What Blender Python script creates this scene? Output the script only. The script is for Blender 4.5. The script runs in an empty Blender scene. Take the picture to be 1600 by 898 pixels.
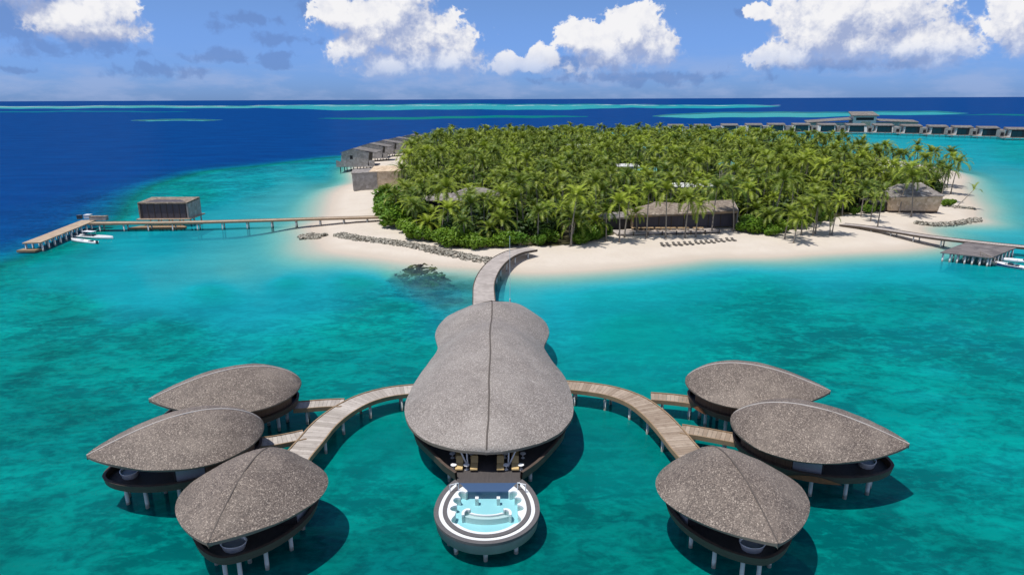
import bpy, math, random
import numpy as np
from mathutils import Matrix, Vector

# ------------------------------------------------------------------ camera, sky, sun
SC = bpy.context.scene
COL = SC.collection
F, PITCH, ROLL, CAMH = 1066.0, math.radians(15.44), math.radians(0.25), 38.0
cam_data = bpy.data.cameras.new('camera')
cam_data.sensor_width = 36.0
cam_data.lens = 36.0 * F / 1600.0
cam_data.clip_start = 1.0
cam_data.clip_end = 200000.0
cam = bpy.data.objects.new('camera', cam_data)
COL.objects.link(cam)
cam.matrix_world = (Matrix.Translation((0, 0, CAMH)) @ Matrix.Rotation(math.pi / 2 - PITCH, 4, 'X')
                    @ Matrix.Rotation(-ROLL, 4, 'Z'))
SC.camera = cam

SUN_EL, SUN_AZ = math.radians(73.0), math.radians(-112.0)      # azimuth from +Y towards +X
SUN_DIR = Vector((math.sin(SUN_AZ) * math.cos(SUN_EL), math.cos(SUN_AZ) * math.cos(SUN_EL), math.sin(SUN_EL)))
sd_ = bpy.data.lights.new('sun', 'SUN')
sd_.energy = 4.4
sd_.angle = math.radians(0.53)
sd_.color = (1.0, 0.96, 0.90)
sun = bpy.data.objects.new('sun', sd_)
COL.objects.link(sun)
sun.rotation_euler = SUN_DIR.to_track_quat('Z', 'Y').to_euler()
sun.location = (0, 0, 300)

SC.view_settings.view_transform = 'Standard'
SC.view_settings.look = 'None'
SC.view_settings.exposure = 0.0
SC.view_settings.gamma = 1.0
SC.view_settings.use_curve_mapping = False
SC.render.engine = 'CYCLES'
SC.cycles.max_bounces = 8
SC.cycles.transparent_max_bounces = 12
SC.cycles.caustics_reflective = False
SC.cycles.caustics_refractive = False
try:
    SC.cycles.use_denoising = True
except Exception:
    pass


def ray(px, py):
    """unit-less world direction of a photo pixel (1600 x 898)"""
    c, s = math.cos(ROLL), math.sin(ROLL)
    a, b = px - 800.0, py - 449.0
    sx, sy = c * a - s * b, s * a + c * b
    return sx, F * math.cos(PITCH) - sy * math.sin(PITCH), -F * math.sin(PITCH) - sy * math.cos(PITCH)


def G(px, py, z=0.0):
    """point at height z seen at a photo pixel"""
    dx, dy, dz = ray(px, py)
    t = (z - CAMH) / dz
    return Vector((dx * t, dy * t, z))


def GY(px, py, Y):
    dx, dy, dz = ray(px, py)
    t = Y / dy
    return Vector((dx * t, Y, CAMH + dz * t))


def topix(x, y, z):
    z = z - CAMH
    d = y * math.cos(PITCH) - z * math.sin(PITCH)
    u = y * math.sin(PITCH) + z * math.cos(PITCH)
    sx, sy = F * x / d, -F * u / d
    c, s = math.cos(ROLL), math.sin(ROLL)
    return 800 + c * sx + s * sy, 449 - s * sx + c * sy


# ---- node helpers
class NT:
    def __init__(self, tree):
        self.t = tree

    def n(self, kind, **kw):
        node = self.t.nodes.new(kind)
        for k, v in kw.items():
            setattr(node, k, v)
        return node

    def link(self, a, b):
        self.t.links.new(a, b)

    def val(self, sock, v):
        if isinstance(v, bpy.types.NodeSocket):
            self.t.links.new(v, sock)
        else:
            sock.default_value = v

    def m(self, op, a, b=None, c=None, clamp=False):
        n = self.n('ShaderNodeMath', operation=op, use_clamp=clamp)
        self.val(n.inputs[0], a)
        if b is not None:
            self.val(n.inputs[1], b)
        if c is not None:
            self.val(n.inputs[2], c)
        return n.outputs[0]

    def vm(self, op, a, b=None, out=0):
        n = self.n('ShaderNodeVectorMath', operation=op)
        self.val(n.inputs[0], a)
        if b is not None:
            if op == 'SCALE':
                self.val(n.inputs['Scale'], b)
            else:
                self.val(n.inputs[1], b)
        return n.outputs[out]

    def ss(self, x, lo, hi, a=0.0, b=1.0):
        n = self.n('ShaderNodeMapRange', interpolation_type='SMOOTHSTEP')
        self.val(n.inputs['Value'], x)
        self.val(n.inputs['From Min'], lo)
        self.val(n.inputs['From Max'], hi)
        self.val(n.inputs['To Min'], a)
        self.val(n.inputs['To Max'], b)
        return n.outputs[0]

    def lin(self, x, lo, hi, a=0.0, b=1.0):
        n = self.n('ShaderNodeMapRange')
        self.val(n.inputs['Value'], x)
        for k, v in (('From Min', lo), ('From Max', hi), ('To Min', a), ('To Max', b)):
            self.val(n.inputs[k], v)
        return n.outputs[0]

    def mix(self, fac, a, b, blend='MIX'):
        n = self.n('ShaderNodeMix', data_type='RGBA', blend_type=blend)
        self.val(n.inputs[0], fac)
        for sock, v in ((n.inputs[6], a), (n.inputs[7], b)):
            if not isinstance(v, bpy.types.NodeSocket) and len(v) == 3:
                v = (*v, 1.0)
            self.val(sock, v)
        return n.outputs[2]

    def noise(self, vec, scale, detail=4.0, rough=0.5, dist=0.0, out=0, dim='3D'):
        n = self.n('ShaderNodeTexNoise', noise_dimensions=dim)
        if vec is not None:
            self.val(n.inputs['Vector'], vec)
        n.inputs['Scale'].default_value = scale
        n.inputs['Detail'].default_value = detail
        n.inputs['Roughness'].default_value = rough
        n.inputs['Distortion'].default_value = dist
        return n.outputs[out]

    def voro(self, vec, scale, out='Color', feature='F1', rnd=1.0):
        n = self.n('ShaderNodeTexVoronoi', feature=feature)
        if vec is not None:
            self.val(n.inputs['Vector'], vec)
        n.inputs['Scale'].default_value = scale
        n.inputs['Randomness'].default_value = rnd
        return n.outputs[out]


# ---- world: Nishita sky with cumulus clouds
world = bpy.data.worlds.new('World')
SC.world = world
world.use_nodes = True
wt = world.node_tree
wt.nodes.clear()
W = NT(wt)
sky = W.n('ShaderNodeTexSky', sky_type='NISHITA')
sky.sun_disc = False
sky.sun_elevation = SUN_EL
sky.sun_rotation = SUN_AZ
sky.altitude = 0.0
sky.air_density = 1.0
sky.dust_density = 0.4
sky.ozone_density = 2.5


def azel(px, py):
    dx, dy, dz = ray(px, py)
    return math.atan2(dx, dy), math.atan2(dz, math.hypot(dx, dy))


def cloud_group(name, blobs, nscale, amp, generic):
    g = bpy.data.node_groups.new(name, 'ShaderNodeTree')
    g.interface.new_socket('Vector', in_out='INPUT', socket_type='NodeSocketVector')
    g.interface.new_socket('Density', in_out='OUTPUT', socket_type='NodeSocketFloat')
    g.interface.new_socket('Base', in_out='OUTPUT', socket_type='NodeSocketFloat')
    N = NT(g)
    gi = N.n('NodeGroupInput')
    go = N.n('NodeGroupOutput')
    p = gi.outputs[0]
    # domain warp for ragged outlines
    wcol = N.noise(p, nscale * 0.8, 3, 0.5, 0, 1, '2D')
    wv = N.vm('SCALE', N.vm('SUBTRACT', wcol, (0.5, 0.5, 0.5)), 0.012)
    pw = N.vm('ADD', p, wv)
    cur = None
    for (px, py, rx, ry) in blobs:
        a, e = azel(px, py)
        r1, r2 = rx * 1.25 / F, ry * 1.25 / F
        d = N.vm('MULTIPLY', N.vm('SUBTRACT', pw, (a, e, 0)), (1 / r1, 1 / r2, 0))
        v = N.m('SUBTRACT', 1.0, N.vm('LENGTH', d, out=1))
        cur = v if cur is None else N.m('SMOOTH_MAX', cur, v, 0.12)
    if generic:                                   # the same kind of clouds all round the horizon beyond the frame
        q = N.vm('MULTIPLY', p, (1.0, 2.2, 1.0))
        cov = N.noise(q, 3.1, 2, 0.5, dim='2D')
        sep = N.n('ShaderNodeSeparateXYZ')
        N.link(p, sep.inputs[0])
        away = N.ss(N.m('ABSOLUTE', sep.outputs[0]), 0.72, 0.95)
        low = N.ss(sep.outputs[1], 0.5, 0.1)
        gcov = N.m('SUBTRACT', N.m('MULTIPLY', N.m('MULTIPLY', N.m('SUBTRACT', cov, 0.42), 4.0), N.m('MULTIPLY', away, low)), N.m('SUBTRACT', 1.0, away))
        cur = N.m('MAXIMUM', cur, gcov)
    f1 = N.noise(pw, nscale, 6, 0.56, dim='2D')
    bil = N.m('ABSOLUTE', N.m('SUBTRACT', N.noise(pw, nscale * 1.3, 3, 0.5, dim='2D'), 0.5))     # rounded puffs
    tot = N.m('ADD', N.m('MULTIPLY', N.m('SUBTRACT', f1, 0.5), amp), N.m('MULTIPLY', N.m('SUBTRACT', 0.1, bil), amp * 1.1))
    fin = N.m('ABSOLUTE', N.m('SUBTRACT', N.noise(pw, nscale * 4.2, 4, 0.55, dim='2D'), 0.5))
    tot = N.m('ADD', tot, N.m('MULTIPLY', N.m('SUBTRACT', 0.1, fin), 0.75))
    N.link(N.m('ADD', N.m('ADD', cur, tot), 0.06), go.inputs[0])
    N.link(cur, go.inputs[1])
    return g


CUMULI = [  # px, py, rx, ry
    (618, 20, 52, 46), (645, 62, 78, 46), (580, 40, 60, 36), (560, 66, 40, 28), (700, 96, 52, 30), (655, 96, 60, 30), (610, 100, 50, 22),
    (800, 101, 26, 15), (846, 92, 28, 20), (535, 28, 40, 14),
    (915, 66, 36, 26), (990, 50, 44, 34), (960, 86, 72, 32), (1020, 80, 34, 24),
    (1300, 20, 74, 46), (1365, 30, 84, 42), (1285, 60, 60, 40), (1350, 66, 90, 34), (1432, 64, 60, 28), (1240, 84, 46, 22), (1470, 78, 46, 24),
    (1189, 20, 20, 11), (1592, 18, 34, 38), (1594, 66, 24, 16), 
    (128, 26, 56, 28), (150, 44, 44, 14), (10, -30, 60, 26),]
SHADED = [  # small grey-blue clouds without sun on the side one sees
    (70, 76, 36, 12), (150, 70, 50, 14), (40, 30, 60, 24), (335, 88, 52, 8), (395, 30, 40, 7), (440, 63, 34, 8), (425, 88, 26, 6), (422, 99, 22, 6),
    (255, 110, 50, 8), (350, 42, 16, 8), (1160, 20, 12, 7), (20, 108, 24, 4), (1330, 100, 110, 8), (1435, 48, 40, 9), (900, 104, 70, 10), (1000, 122, 120, 8), (525, 12, 50, 18)]
tc = W.n('ShaderNodeTexCoord')
sepd = W.n('ShaderNodeSeparateXYZ')
W.link(tc.outputs['Generated'], sepd.inputs[0])
az = W.m('ARCTAN2', sepd.outputs[0], sepd.outputs[1])
hyp = W.m('SQRT', W.m('ADD', W.m('POWER', sepd.outputs[0], 2.0), W.m('POWER', sepd.outputs[1], 2.0)))
el = W.m('ARCTAN2', sepd.outputs[2], hyp)
cmb = W.n('ShaderNodeCombineXYZ')
W.link(az, cmb.inputs[0])
W.link(el, cmb.inputs[1])
P2 = cmb.outputs[0]
g1 = cloud_group('cumulus', CUMULI, 20.0, .95, True)
g2 = cloud_group('shaded_cloudlets', SHADED, 30.0, 2.4, False)


def use(g, vec):
    n = W.n('ShaderNodeGroup')
    n.node_tree = g
    W.link(vec, n.inputs[0])
    return n.outputs[0], n.outputs[1]


dens, base = use(g1, P2)
dup_, _b = use(g1, W.vm('ADD', P2, (-0.010, 0.022, 0)))
lit = W.ss(W.m('SUBTRACT', dens, dup_), -0.42, 0.55)
alpha = W.ss(dens, 0.0, W.lin(lit, 0, 1, 0.70, 0.16))
detail = W.noise(P2, 46.0, 5, 0.6, dim='2D')
lit2 = W.m('ADD', lit, W.m('MULTIPLY', W.m('SUBTRACT', detail, 0.5), 0.8), clamp=True)
ccol = W.mix(lit2, (0.36, 0.43, 0.65), (0.93, 0.92, 0.93))
hz = W.ss(el, 0.012, 0.075)                      # clouds pale into the air near the horizon
alpha = W.m('MULTIPLY', alpha, W.lin(hz, 0, 1, 0.12, 0.97))
d2, _b2 = use(g2, P2)
alpha2 = W.m('MULTIPLY', W.ss(d2, 0.0, 0.8), 0.5)
# sky colour
hsv = W.n('ShaderNodeHueSaturation')
hsv.inputs['Saturation'].default_value = 1.0
W.link(sky.outputs[0], hsv.inputs['Color'])
tint = W.mix(W.ss(el, 0.0, 0.16), (0.40, 0.72, 1.75), (0.64, 0.84, 1.30))
tint = W.mix(W.ss(el, 0.14, 0.9), tint, (0.75, 0.92, 1.15))
skyc = W.mix(1.0, hsv.outputs[0], tint, 'MULTIPLY')
bg_sky = W.n('ShaderNodeBackground')
W.link(skyc, bg_sky.inputs[0])
bg_sky.inputs[1].default_value = 0.085
bg_sh = W.n('ShaderNodeBackground')
bg_sh.inputs[0].default_value = (0.13, 0.22, 0.48, 1)
bg_cl = W.n('ShaderNodeBackground')
W.link(ccol, bg_cl.inputs[0])
bg_band = W.n('ShaderNodeBackground')
bg_band.inputs[0].default_value = (0.36, 0.46, 0.72, 1)
bandn = W.noise(W.vm('MULTIPLY', P2, (1.0, 3.5, 1)), 9.0, 6, 0.6, dim='2D')
band = W.m('MULTIPLY', W.m('MULTIPLY', W.ss(el, 0.075, 0.02), W.ss(bandn, 0.40, 0.70)), 0.55)


def mixs(f, a, b):
    n = W.n('ShaderNodeMixShader')
    W.val(n.inputs[0], f)
    W.link(a, n.inputs[1])
    W.link(b, n.inputs[2])
    return n.outputs[0]


s = mixs(band, bg_sky.outputs[0], bg_band.outputs[0])
s = mixs(alpha2, s, bg_sh.outputs[0])
s = mixs(alpha, s, bg_cl.outputs[0])
world.cycles.sampling_method = 'MANUAL'
world.cycles.sample_map_resolution = 256
wout = W.n('ShaderNodeOutputWorld')
W.link(s, wout.inputs[0])

# ------------------------------------------------------------------ materials
MATS = {}


def pbr(name, color, rough=0.7, spec=0.3, fn=None, bump=None):
    """fn(N, position) -> colour socket; bump(N, position) -> (height socket, strength, distance)"""
    m = bpy.data.materials.new(name)
    m.use_nodes = True
    N = NT(m.node_tree)
    b = m.node_tree.nodes['Principled BSDF']
    b.inputs['Base Color'].default_value = (*color, 1)
    b.inputs['Roughness'].default_value = rough
    b.inputs['Specular IOR Level'].default_value = spec
    pos = N.n('ShaderNodeNewGeometry').outputs['Position']
    if fn:
        N.link(fn(N, pos), b.inputs['Base Color'])
    if bump:
        h, st, dist = bump(N, pos)
        bn = N.n('ShaderNodeBump')
        bn.inputs['Strength'].default_value = st
        bn.inputs['Distance'].default_value = dist
        N.link(h, bn.inputs['Height'])
        N.link(bn.outputs[0], b.inputs['Normal'])
    MATS[name] = m
    return m


def obj_random(N):
    return N.n('ShaderNodeObjectInfo').outputs['Random']


def speckle(dark, mid, light, s1=5.5, s2=0.35):
    def fn(N, p):
        c = N.voro(p, s1)
        sep = N.n('ShaderNodeSeparateColor')
        N.link(c, sep.inputs[0])
        a = N.mix(N.ss(sep.outputs[0], 0.1, 0.9), dark, mid)
        a = N.mix(N.ss(sep.outputs[1], 0.78, 0.98), a, light)
        big = N.noise(p, s2, 4, 0.6)
        a = N.mix(N.ss(big, 0.42, 0.70, 0, 0.55), a, N.mix(0.5, a, light))
        return N.mix(N.ss(N.noise(p, s2 * 2.6, 3, 0.6), 0.52, 0.75, 0, 0.4), a, dark)
    return fn


def bump_voro(scale, st, dist):
    return lambda N, p: (N.m('ADD', N.voro(p, scale, 'Distance'), N.noise(p, scale * 2.2, 3)), st, dist)


pbr('thatch', (.22, .185, .155), .62, .45, speckle((.080, .062, .050), (.180, .143, .115), (.36, .30, .245), 12.0, .22), bump_voro(11.0, .5, .06))
pbr('thatch_pale', (.27, .24, .215), .62, .45, speckle((.165, .142, .124), (.285, .250, .222), (.44, .40, .36), 12.0, .16), bump_voro(11.0, .5, .06))
pbr('thatch_edge', (.20, .17, .14), .9, .1)
pbr('ridge_dark', (.10, .085, .075), .8, .2)
pbr('ridge_light', (.48, .45, .42), .7, .3)
pbr('hull_wood', (.09, .065, .05), .6, .3,
    lambda N, p: N.mix(N.noise(N.vm('MULTIPLY', p, (1, 1, 9)), 1.2, 4, .6), (.045, .034, .027), (.14, .10, .078)))
pbr('rust_patch', (.22, .09, .04), .8, .2, lambda N, p: N.mix(N.noise(p, 3, 4), (.14, .06, .03), (.30, .13, .06)))
pbr('dark_deck', (.075, .065, .065), .6, .3,
    lambda N, p: N.mix(N.noise(N.vm('MULTIPLY', p, (6, .6, 1)), 1.5, 3), (.05, .045, .045), (.10, .088, .085)))
pbr('slat_wood', (.14, .09, .06), .7, .2,
    lambda N, p: N.mix(N.noise(N.vm('MULTIPLY', p, (5, 5, .3)), 1.6, 3), (.07, .045, .03), (.22, .15, .10)))
pbr('wall_dark', (.035, .033, .036), .5, .3)
pbr('panel_grey', (.28, .30, .34), .35, .5)
pbr('tub_white', (.78, .80, .82), .3, .5)
pbr('white_paint', (.78, .78, .78), .4, .4)
pbr('steel_white', (.66, .68, .70), .35, .5)


def pile_fn(N, p):
    sep = N.n('ShaderNodeSeparateXYZ')
    N.link(p, sep.inputs[0])
    wet = N.ss(N.m('ADD', sep.outputs[2], N.m('MULTIPLY', N.noise(p, 2.5, 2), .7)), .95, .55)
    c = N.mix(N.noise(p, 2.0, 4, .6), (.46, .48, .48), (.70, .71, .70))
    return N.mix(N.m('MULTIPLY', wet, .8), c, (.13, .14, .11))


pbr('piling', (.45, .46, .45), .7, .3, pile_fn)


def plank_fn(a, b, c):
    def fn(N, p):
        r = obj_random(N)
        g = N.noise(p, 1.3, 5, .65)
        col = N.mix(r, a, b)
        return N.mix(N.ss(g, .45, .75, 0, .7), col, c)
    return fn


pbr('plank_grey', (.40, .35, .30), .75, .25, plank_fn((.34, .30, .26), (.50, .45, .40), (.27, .23, .20)))
pbr('plank_brown', (.34, .27, .20), .75, .25, plank_fn((.27, .205, .15), (.41, .33, .255), (.20, .145, .105)))


def row_plank(sx, sy, a, b):
    def fn(N, p):
        w = N.voro(N.vm('MULTIPLY', p, (sx, sy, 0.01)), 1.0)
        sep = N.n('ShaderNodeSeparateColor')
        N.link(w, sep.inputs[0])
        return N.mix(N.m('ADD', N.m('MULTIPLY', sep.outputs[0], .6), N.m('MULTIPLY', N.noise(p, .6, 4), .5)), a, b)
    return fn


pbr('pier_wood', (.40, .31, .22), .8, .2, row_plank(.9, .9, (.30, .22, .15), (.47, .37, .27)))
pbr('pier_grey', (.36, .32, .29), .8, .2, row_plank(.9, .9, (.28, .245, .22), (.46, .41, .37)))
pbr('dock_dark', (.14, .125, .12), .8, .2, row_plank(.5, .5, (.095, .085, .085), (.22, .195, .185)))
pbr('beam_wood', (.30, .21, .13), .8, .2, lambda N, p: N.mix(N.noise(p, .9, 4, .6), (.20, .135, .08), (.38, .27, .17)))
pbr('beam_dark', (.09, .07, .055), .8, .2)
pbr('shingle_tan', (.23, .185, .14), .85, .2, speckle((.16, .125, .095), (.245, .20, .155), (.34, .285, .23), 1.6, .2))
pbr('shingle_grey', (.24, .22, .20), .85, .2, speckle((.165, .145, .13), (.25, .225, .205), (.36, .335, .31), 1.3, .15))
pbr('roof_grey', (.18, .165, .155), .85, .2, speckle((.13, .115, .105), (.19, .175, .16), (.27, .25, .235), 1.0, .12))
pbr('wall_grey', (.25, .235, .22), .85, .2, speckle((.26, .24, .22), (.35, .325, .30), (.43, .405, .38), 1.0, .15))
pbr('wall_tan', (.55, .42, .29), .85, .2, speckle((.44, .33, .22), (.58, .45, .31), (.68, .55, .41), 1.2, .15))
pbr('wall_pale', (.58, .56, .53), .8, .2)
pbr('dark_opening', (.022, .02, .022), .6, .2)
pbr('slate_wall', (.075, .07, .085), .6, .3, lambda N, p: N.mix(N.noise(N.vm('MULTIPLY', p, (4, 4, .2)), 1, 3), (.055, .05, .06), (.10, .09, .105)))
pbr('glass_dark', (.03, .055, .07), .08, .6)
pbr('teal_roof', (.10, .33, .33), .6, .3)
pbr('white_roof', (.62, .62, .60), .6, .3)
pbr('rock', (.20, .18, .15), .9, .15, lambda N, p: N.mix(N.ss(N.noise(p, 1.5, 4, .65), .38, .64), (.075, .065, .05), (.44, .41, .34)))
pbr('reef_rock', (.06, .055, .045), .9, .15, lambda N, p: N.mix(N.ss(N.noise(p, .35, 5, .65), .40, .68), (.028, .026, .026), (.12, .12, .04)))
pbr('cushion_tan', (.58, .42, .20), .8, .1)
pbr('lounger_grey', (.13, .115, .10), .8, .1)
pbr('table_tan', (.52, .36, .20), .7, .2)
pbr('trunk', (.27, .23, .19), .9, .1, lambda N, p: N.mix(N.noise(N.vm('MULTIPLY', p, (1, 1, 5)), 1.0, 3), (.19, .16, .13), (.35, .31, .26)))
pbr('boat_white', (.80, .80, .80), .3, .5)
pbr('boat_blue', (.02, .05, .22), .3, .5)
pbr('boat_red', (.40, .04, .05), .4, .4)
pbr('boat_dark', (.05, .06, .07), .4, .4)
pbr('pool_coping', (.105, .098, .098), .6, .3, lambda N, p: N.mix(N.noise(p, 5, 3, .6), (.085, .08, .08), (.15, .14, .14)))
pbr('pool_wall', (.25, .25, .24), .7, .3, lambda N, p: N.mix(N.noise(p, 1.2, 4, .6), (.20, .20, .19), (.31, .31, .295)))
pbr('pool_white', (.72, .74, .74), .5, .3)
pbr('pool_tile', (.40, .66, .72), .35, .4, lambda N, p: N.mix(N.noise(p, .8, 3), (.40, .68, .74), (.52, .77, .80)))
pbr('pool_glass', (.055, .10, .19), .2, .5)


def leaf_mat(name, ca, cb, cc, trans=.28):
    m = bpy.data.materials.new(name)
    m.use_nodes = True
    N = NT(m.node_tree)
    m.node_tree.nodes.clear()
    r = obj_random(N)
    pos = N.n('ShaderNodeNewGeometry').outputs['Position']
    oc = N.n('ShaderNodeTexCoord').outputs['Object']
    c = N.mix(r, ca, cb)
    c = N.mix(N.ss(N.noise(oc, .9, 3, .6), .48, .72, 0, .75), c, cc)
    c = N.mix(N.ss(N.noise(pos, .035, 3, .6), .45, .65, 0, .55), c, N.mix(.5, c, ca))
    d = N.n('ShaderNodeBsdfPrincipled')
    N.link(c, d.inputs['Base Color'])
    d.inputs['Roughness'].default_value = .5
    d.inputs['Specular IOR Level'].default_value = .3
    t = N.n('ShaderNodeBsdfTranslucent')
    N.link(N.mix(.5, c, (.16, .22, .02)), t.inputs[0])
    mx = N.n('ShaderNodeMixShader')
    mx.inputs[0].default_value = trans
    N.link(d.outputs[0], mx.inputs[1])
    N.link(t.outputs[0], mx.inputs[2])
    o = N.n('ShaderNodeOutputMaterial')
    N.link(mx.outputs[0], o.inputs[0])
    MATS[name] = m


leaf_mat('palm_leaf', (.060, .115, .008), (.215, .275, .018), (.46, .48, .10), .2)
leaf_mat('palm_leaf_bright', (.24, .33, .025), (.34, .42, .035), (.46, .48, .08))
leaf_mat('shrub_leaf', (.075, .19, .012), (.19, .32, .02), (.30, .42, .05), .28)
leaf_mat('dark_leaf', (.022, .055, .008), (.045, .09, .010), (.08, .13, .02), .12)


# ------------------------------------------------------------------ object helpers
def tag(o, label=None, cat=None, group=None, kind=None):
    if label:
        o['label'] = label
    if cat:
        o['category'] = cat
    if group:
        o['group'] = group
    if kind:
        o['kind'] = kind
    return o


def thing(name, label, cat, loc=(0, 0, 0), rz=0.0, group=None):
    o = bpy.data.objects.new(name, None)
    o.empty_display_size = .5
    COL.objects.link(o)
    o.location = loc
    o.rotation_euler = (0, 0, rz)
    return tag(o, label, cat, group)


def addobj(name, me, parent=None, loc=None, rz=0.0):
    o = bpy.data.objects.new(name, me)
    COL.objects.link(o)
    if loc is not None:
        o.location = loc
    if rz:
        o.rotation_euler = (0, 0, rz)
    if parent is not None:
        o.parent = parent
    return o


def mesh(name, v, f, mat=None, smooth=False):
    me = bpy.data.meshes.new(name)
    me.from_pydata([tuple(a) for a in v], [], [tuple(a) for a in f])
    if mat:
        me.materials.append(MATS[mat])
    if smooth:
        me.polygons.foreach_set('use_smooth', [True] * len(me.polygons))
    me.update()
    return me


class MB:
    def __init__(self):
        self.v, self.f = [], []

    def poly(self, pts):
        n = len(self.v)
        self.v += [tuple(p) for p in pts]
        self.f.append(tuple(range(n, n + len(pts))))
        return self

    def hexa(self, b, t):
        """bottom 4 and top 4 points, counter-clockwise from above"""
        n = len(self.v)
        self.v += [tuple(p) for p in b] + [tuple(p) for p in t]
        self.f += [(n + 3, n + 2, n + 1, n), (n + 4, n + 5, n + 6, n + 7)]
        for i in range(4):
            j = (i + 1) % 4
            self.f.append((n + i, n + j, n + 4 + j, n + 4 + i))
        return self

    def box(self, x0, x1, y0, y1, z0, z1):
        b = [(x0, y0), (x1, y0), (x1, y1), (x0, y1)]
        return self.hexa([(*p, z0) for p in b], [(*p, z1) for p in b])

    def prism(self, pts, z0, z1):
        """closed solid over a plan polygon; z0/z1 number or per-point list"""
        k = len(pts)
        n = len(self.v)
        za = z0 if isinstance(z0, (list, tuple)) else [z0] * k
        zb = z1 if isinstance(z1, (list, tuple)) else [z1] * k
        self.v += [(p[0], p[1], z) for p, z in zip(pts, za)] + [(p[0], p[1], z) for p, z in zip(pts, zb)]
        self.f += [tuple(range(n + k - 1, n - 1, -1)), tuple(range(n + k, n + 2 * k))]
        for i in range(k):
            j = (i + 1) % k
            self.f.append((n + i, n + j, n + k + j, n + k + i))
        return self

    def tube(self, a, b, r0, r1=None, k=8):
        r1 = r0 if r1 is None else r1
        a, b = Vector(a), Vector(b)
        d = (b - a).normalized()
        u = d.cross(Vector((0, 1, 0)) if abs(d.y) < .9 else Vector((1, 0, 0))).normalized()
        w = d.cross(u)
        n = len(self.v)
        for c, r in ((a, r0), (b, r1)):
            for i in range(k):
                t = 2 * math.pi * i / k
                self.v.append(tuple(c + u * (r * math.cos(t)) + w * (r * math.sin(t))))
        for i in range(k):
            j = (i + 1) % k
            self.f.append((n + i, n + j, n + k + j, n + k + i))
        self.f += [tuple(range(n + k - 1, n - 1, -1)), tuple(range(n + k, n + 2 * k))]
        return self

    def rings(self, rings, closed_ring=True, caps=True):
        """loft through rings of equal length"""
        n = len(self.v)
        k = len(rings[0])
        for r in rings:
            self.v += [tuple(p) for p in r]
        for i in range(len(rings) - 1):
            for j in range(k if closed_ring else k - 1):
                q = (j + 1) % k
                self.f.append((n + i * k + j, n + i * k + q, n + (i + 1) * k + q, n + (i + 1) * k + j))
        if caps and closed_ring:
            self.f += [tuple(range(n + k - 1, n - 1, -1)), tuple(range(n + (len(rings) - 1) * k, n + len(rings) * k))]
        return self

    def grid(self, rows):
        return self.rings(rows, closed_ring=False, caps=False)

    def build(self, name, mat, parent=None, smooth=False, **kw):
        return addobj(name, mesh(name, self.v, self.f, mat, smooth), parent, **kw)


# ------------------------------------------------------------------ sea bed, island, sea
def seg_dist(X, Y, poly, closed=True):
    pts = np.array([(p[0], p[1]) for p in poly])
    d = np.full(X.shape, 1e18)
    inside = np.zeros(X.shape, bool)
    k = len(pts)
    for i in range(k if closed else k - 1):
        a, b = pts[i], pts[(i + 1) % k]
        ab = b - a
        t = np.clip(((X - a[0]) * ab[0] + (Y - a[1]) * ab[1]) / max(ab @ ab, 1e-9), 0, 1)
        d = np.minimum(d, (X - a[0] - t * ab[0]) ** 2 + (Y - a[1] - t * ab[1]) ** 2)
        if closed and a[1] != b[1]:
            c = ((a[1] > Y) != (b[1] > Y)) & (X < (b[0] - a[0]) * (Y - a[1]) / (b[1] - a[1]) + a[0])
            inside ^= c
    d = np.sqrt(d)
    return np.where(inside, d, -d) if closed else d


def smooth_poly(pts, n=6):
    """closed Catmull-Rom"""
    out = []
    k = len(pts)
    P = [Vector((p[0], p[1], 0)) for p in pts]
    for i in range(k):
        p0, p1, p2, p3 = P[i - 1], P[i], P[(i + 1) % k], P[(i + 2) % k]
        for j in range(n):
            t = j / n
            out.append(.5 * ((2 * p1) + (p2 - p0) * t + (2 * p0 - 5 * p1 + 4 * p2 - p3) * t * t + (3 * p1 - p0 - 3 * p2 + p3) * t ** 3))
    return out


def sstep(x, a, b):
    t = np.clip((x - a) / (b - a), 0, 1)
    return t * t * (3 - 2 * t)


SHORE_PX = [(560, 283), (541, 291), (524, 303), (518, 320), (514, 336), (499, 346), (486, 356), (494, 368), (504, 384), (514, 391), (545, 397), (590, 402),
            (640, 409), (690, 414), (745, 418), (800, 424), (850, 425), (912, 422), (975, 417), (1050, 409), (1110, 402), (1200, 401), (1275, 396),
            (1350, 392), (1410, 389), (1458, 381), (1456, 369), (1440, 362), (1436, 354), (1470, 349), (1528, 346), (1521, 336), (1520, 322), (1507, 305),
            (1500, 290), (1503, 277), (1480, 266), (1440, 258)]
SHORE = [G(*p) for p in SHORE_PX] + [Vector(p + (0,)) for p in
         [(235, 452), (205, 510), (150, 560), (70, 600), (-10, 600), (-60, 560), (-85, 500), (-92, 440), (-88, 390)]]
SHORE = smooth_poly(SHORE, 5)
LAGOON = [G(*p) for p in [(-700, 560), (-300, 432), (-60, 372), (0, 354), (100, 322), (200, 291), (300, 268), (400, 254), (500, 243), (560, 238), (640, 224),
                          (760, 214), (900, 206), (1100, 202), (1300, 201), (1600, 203), (2100, 208), (2600, 300), (2600, 900)]] + [Vector((400, 5, 0)), Vector((-400, 5, 0))]
LAGOON = [Vector((p.x, max(p.y, 5), 0)) for p in LAGOON]
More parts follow.
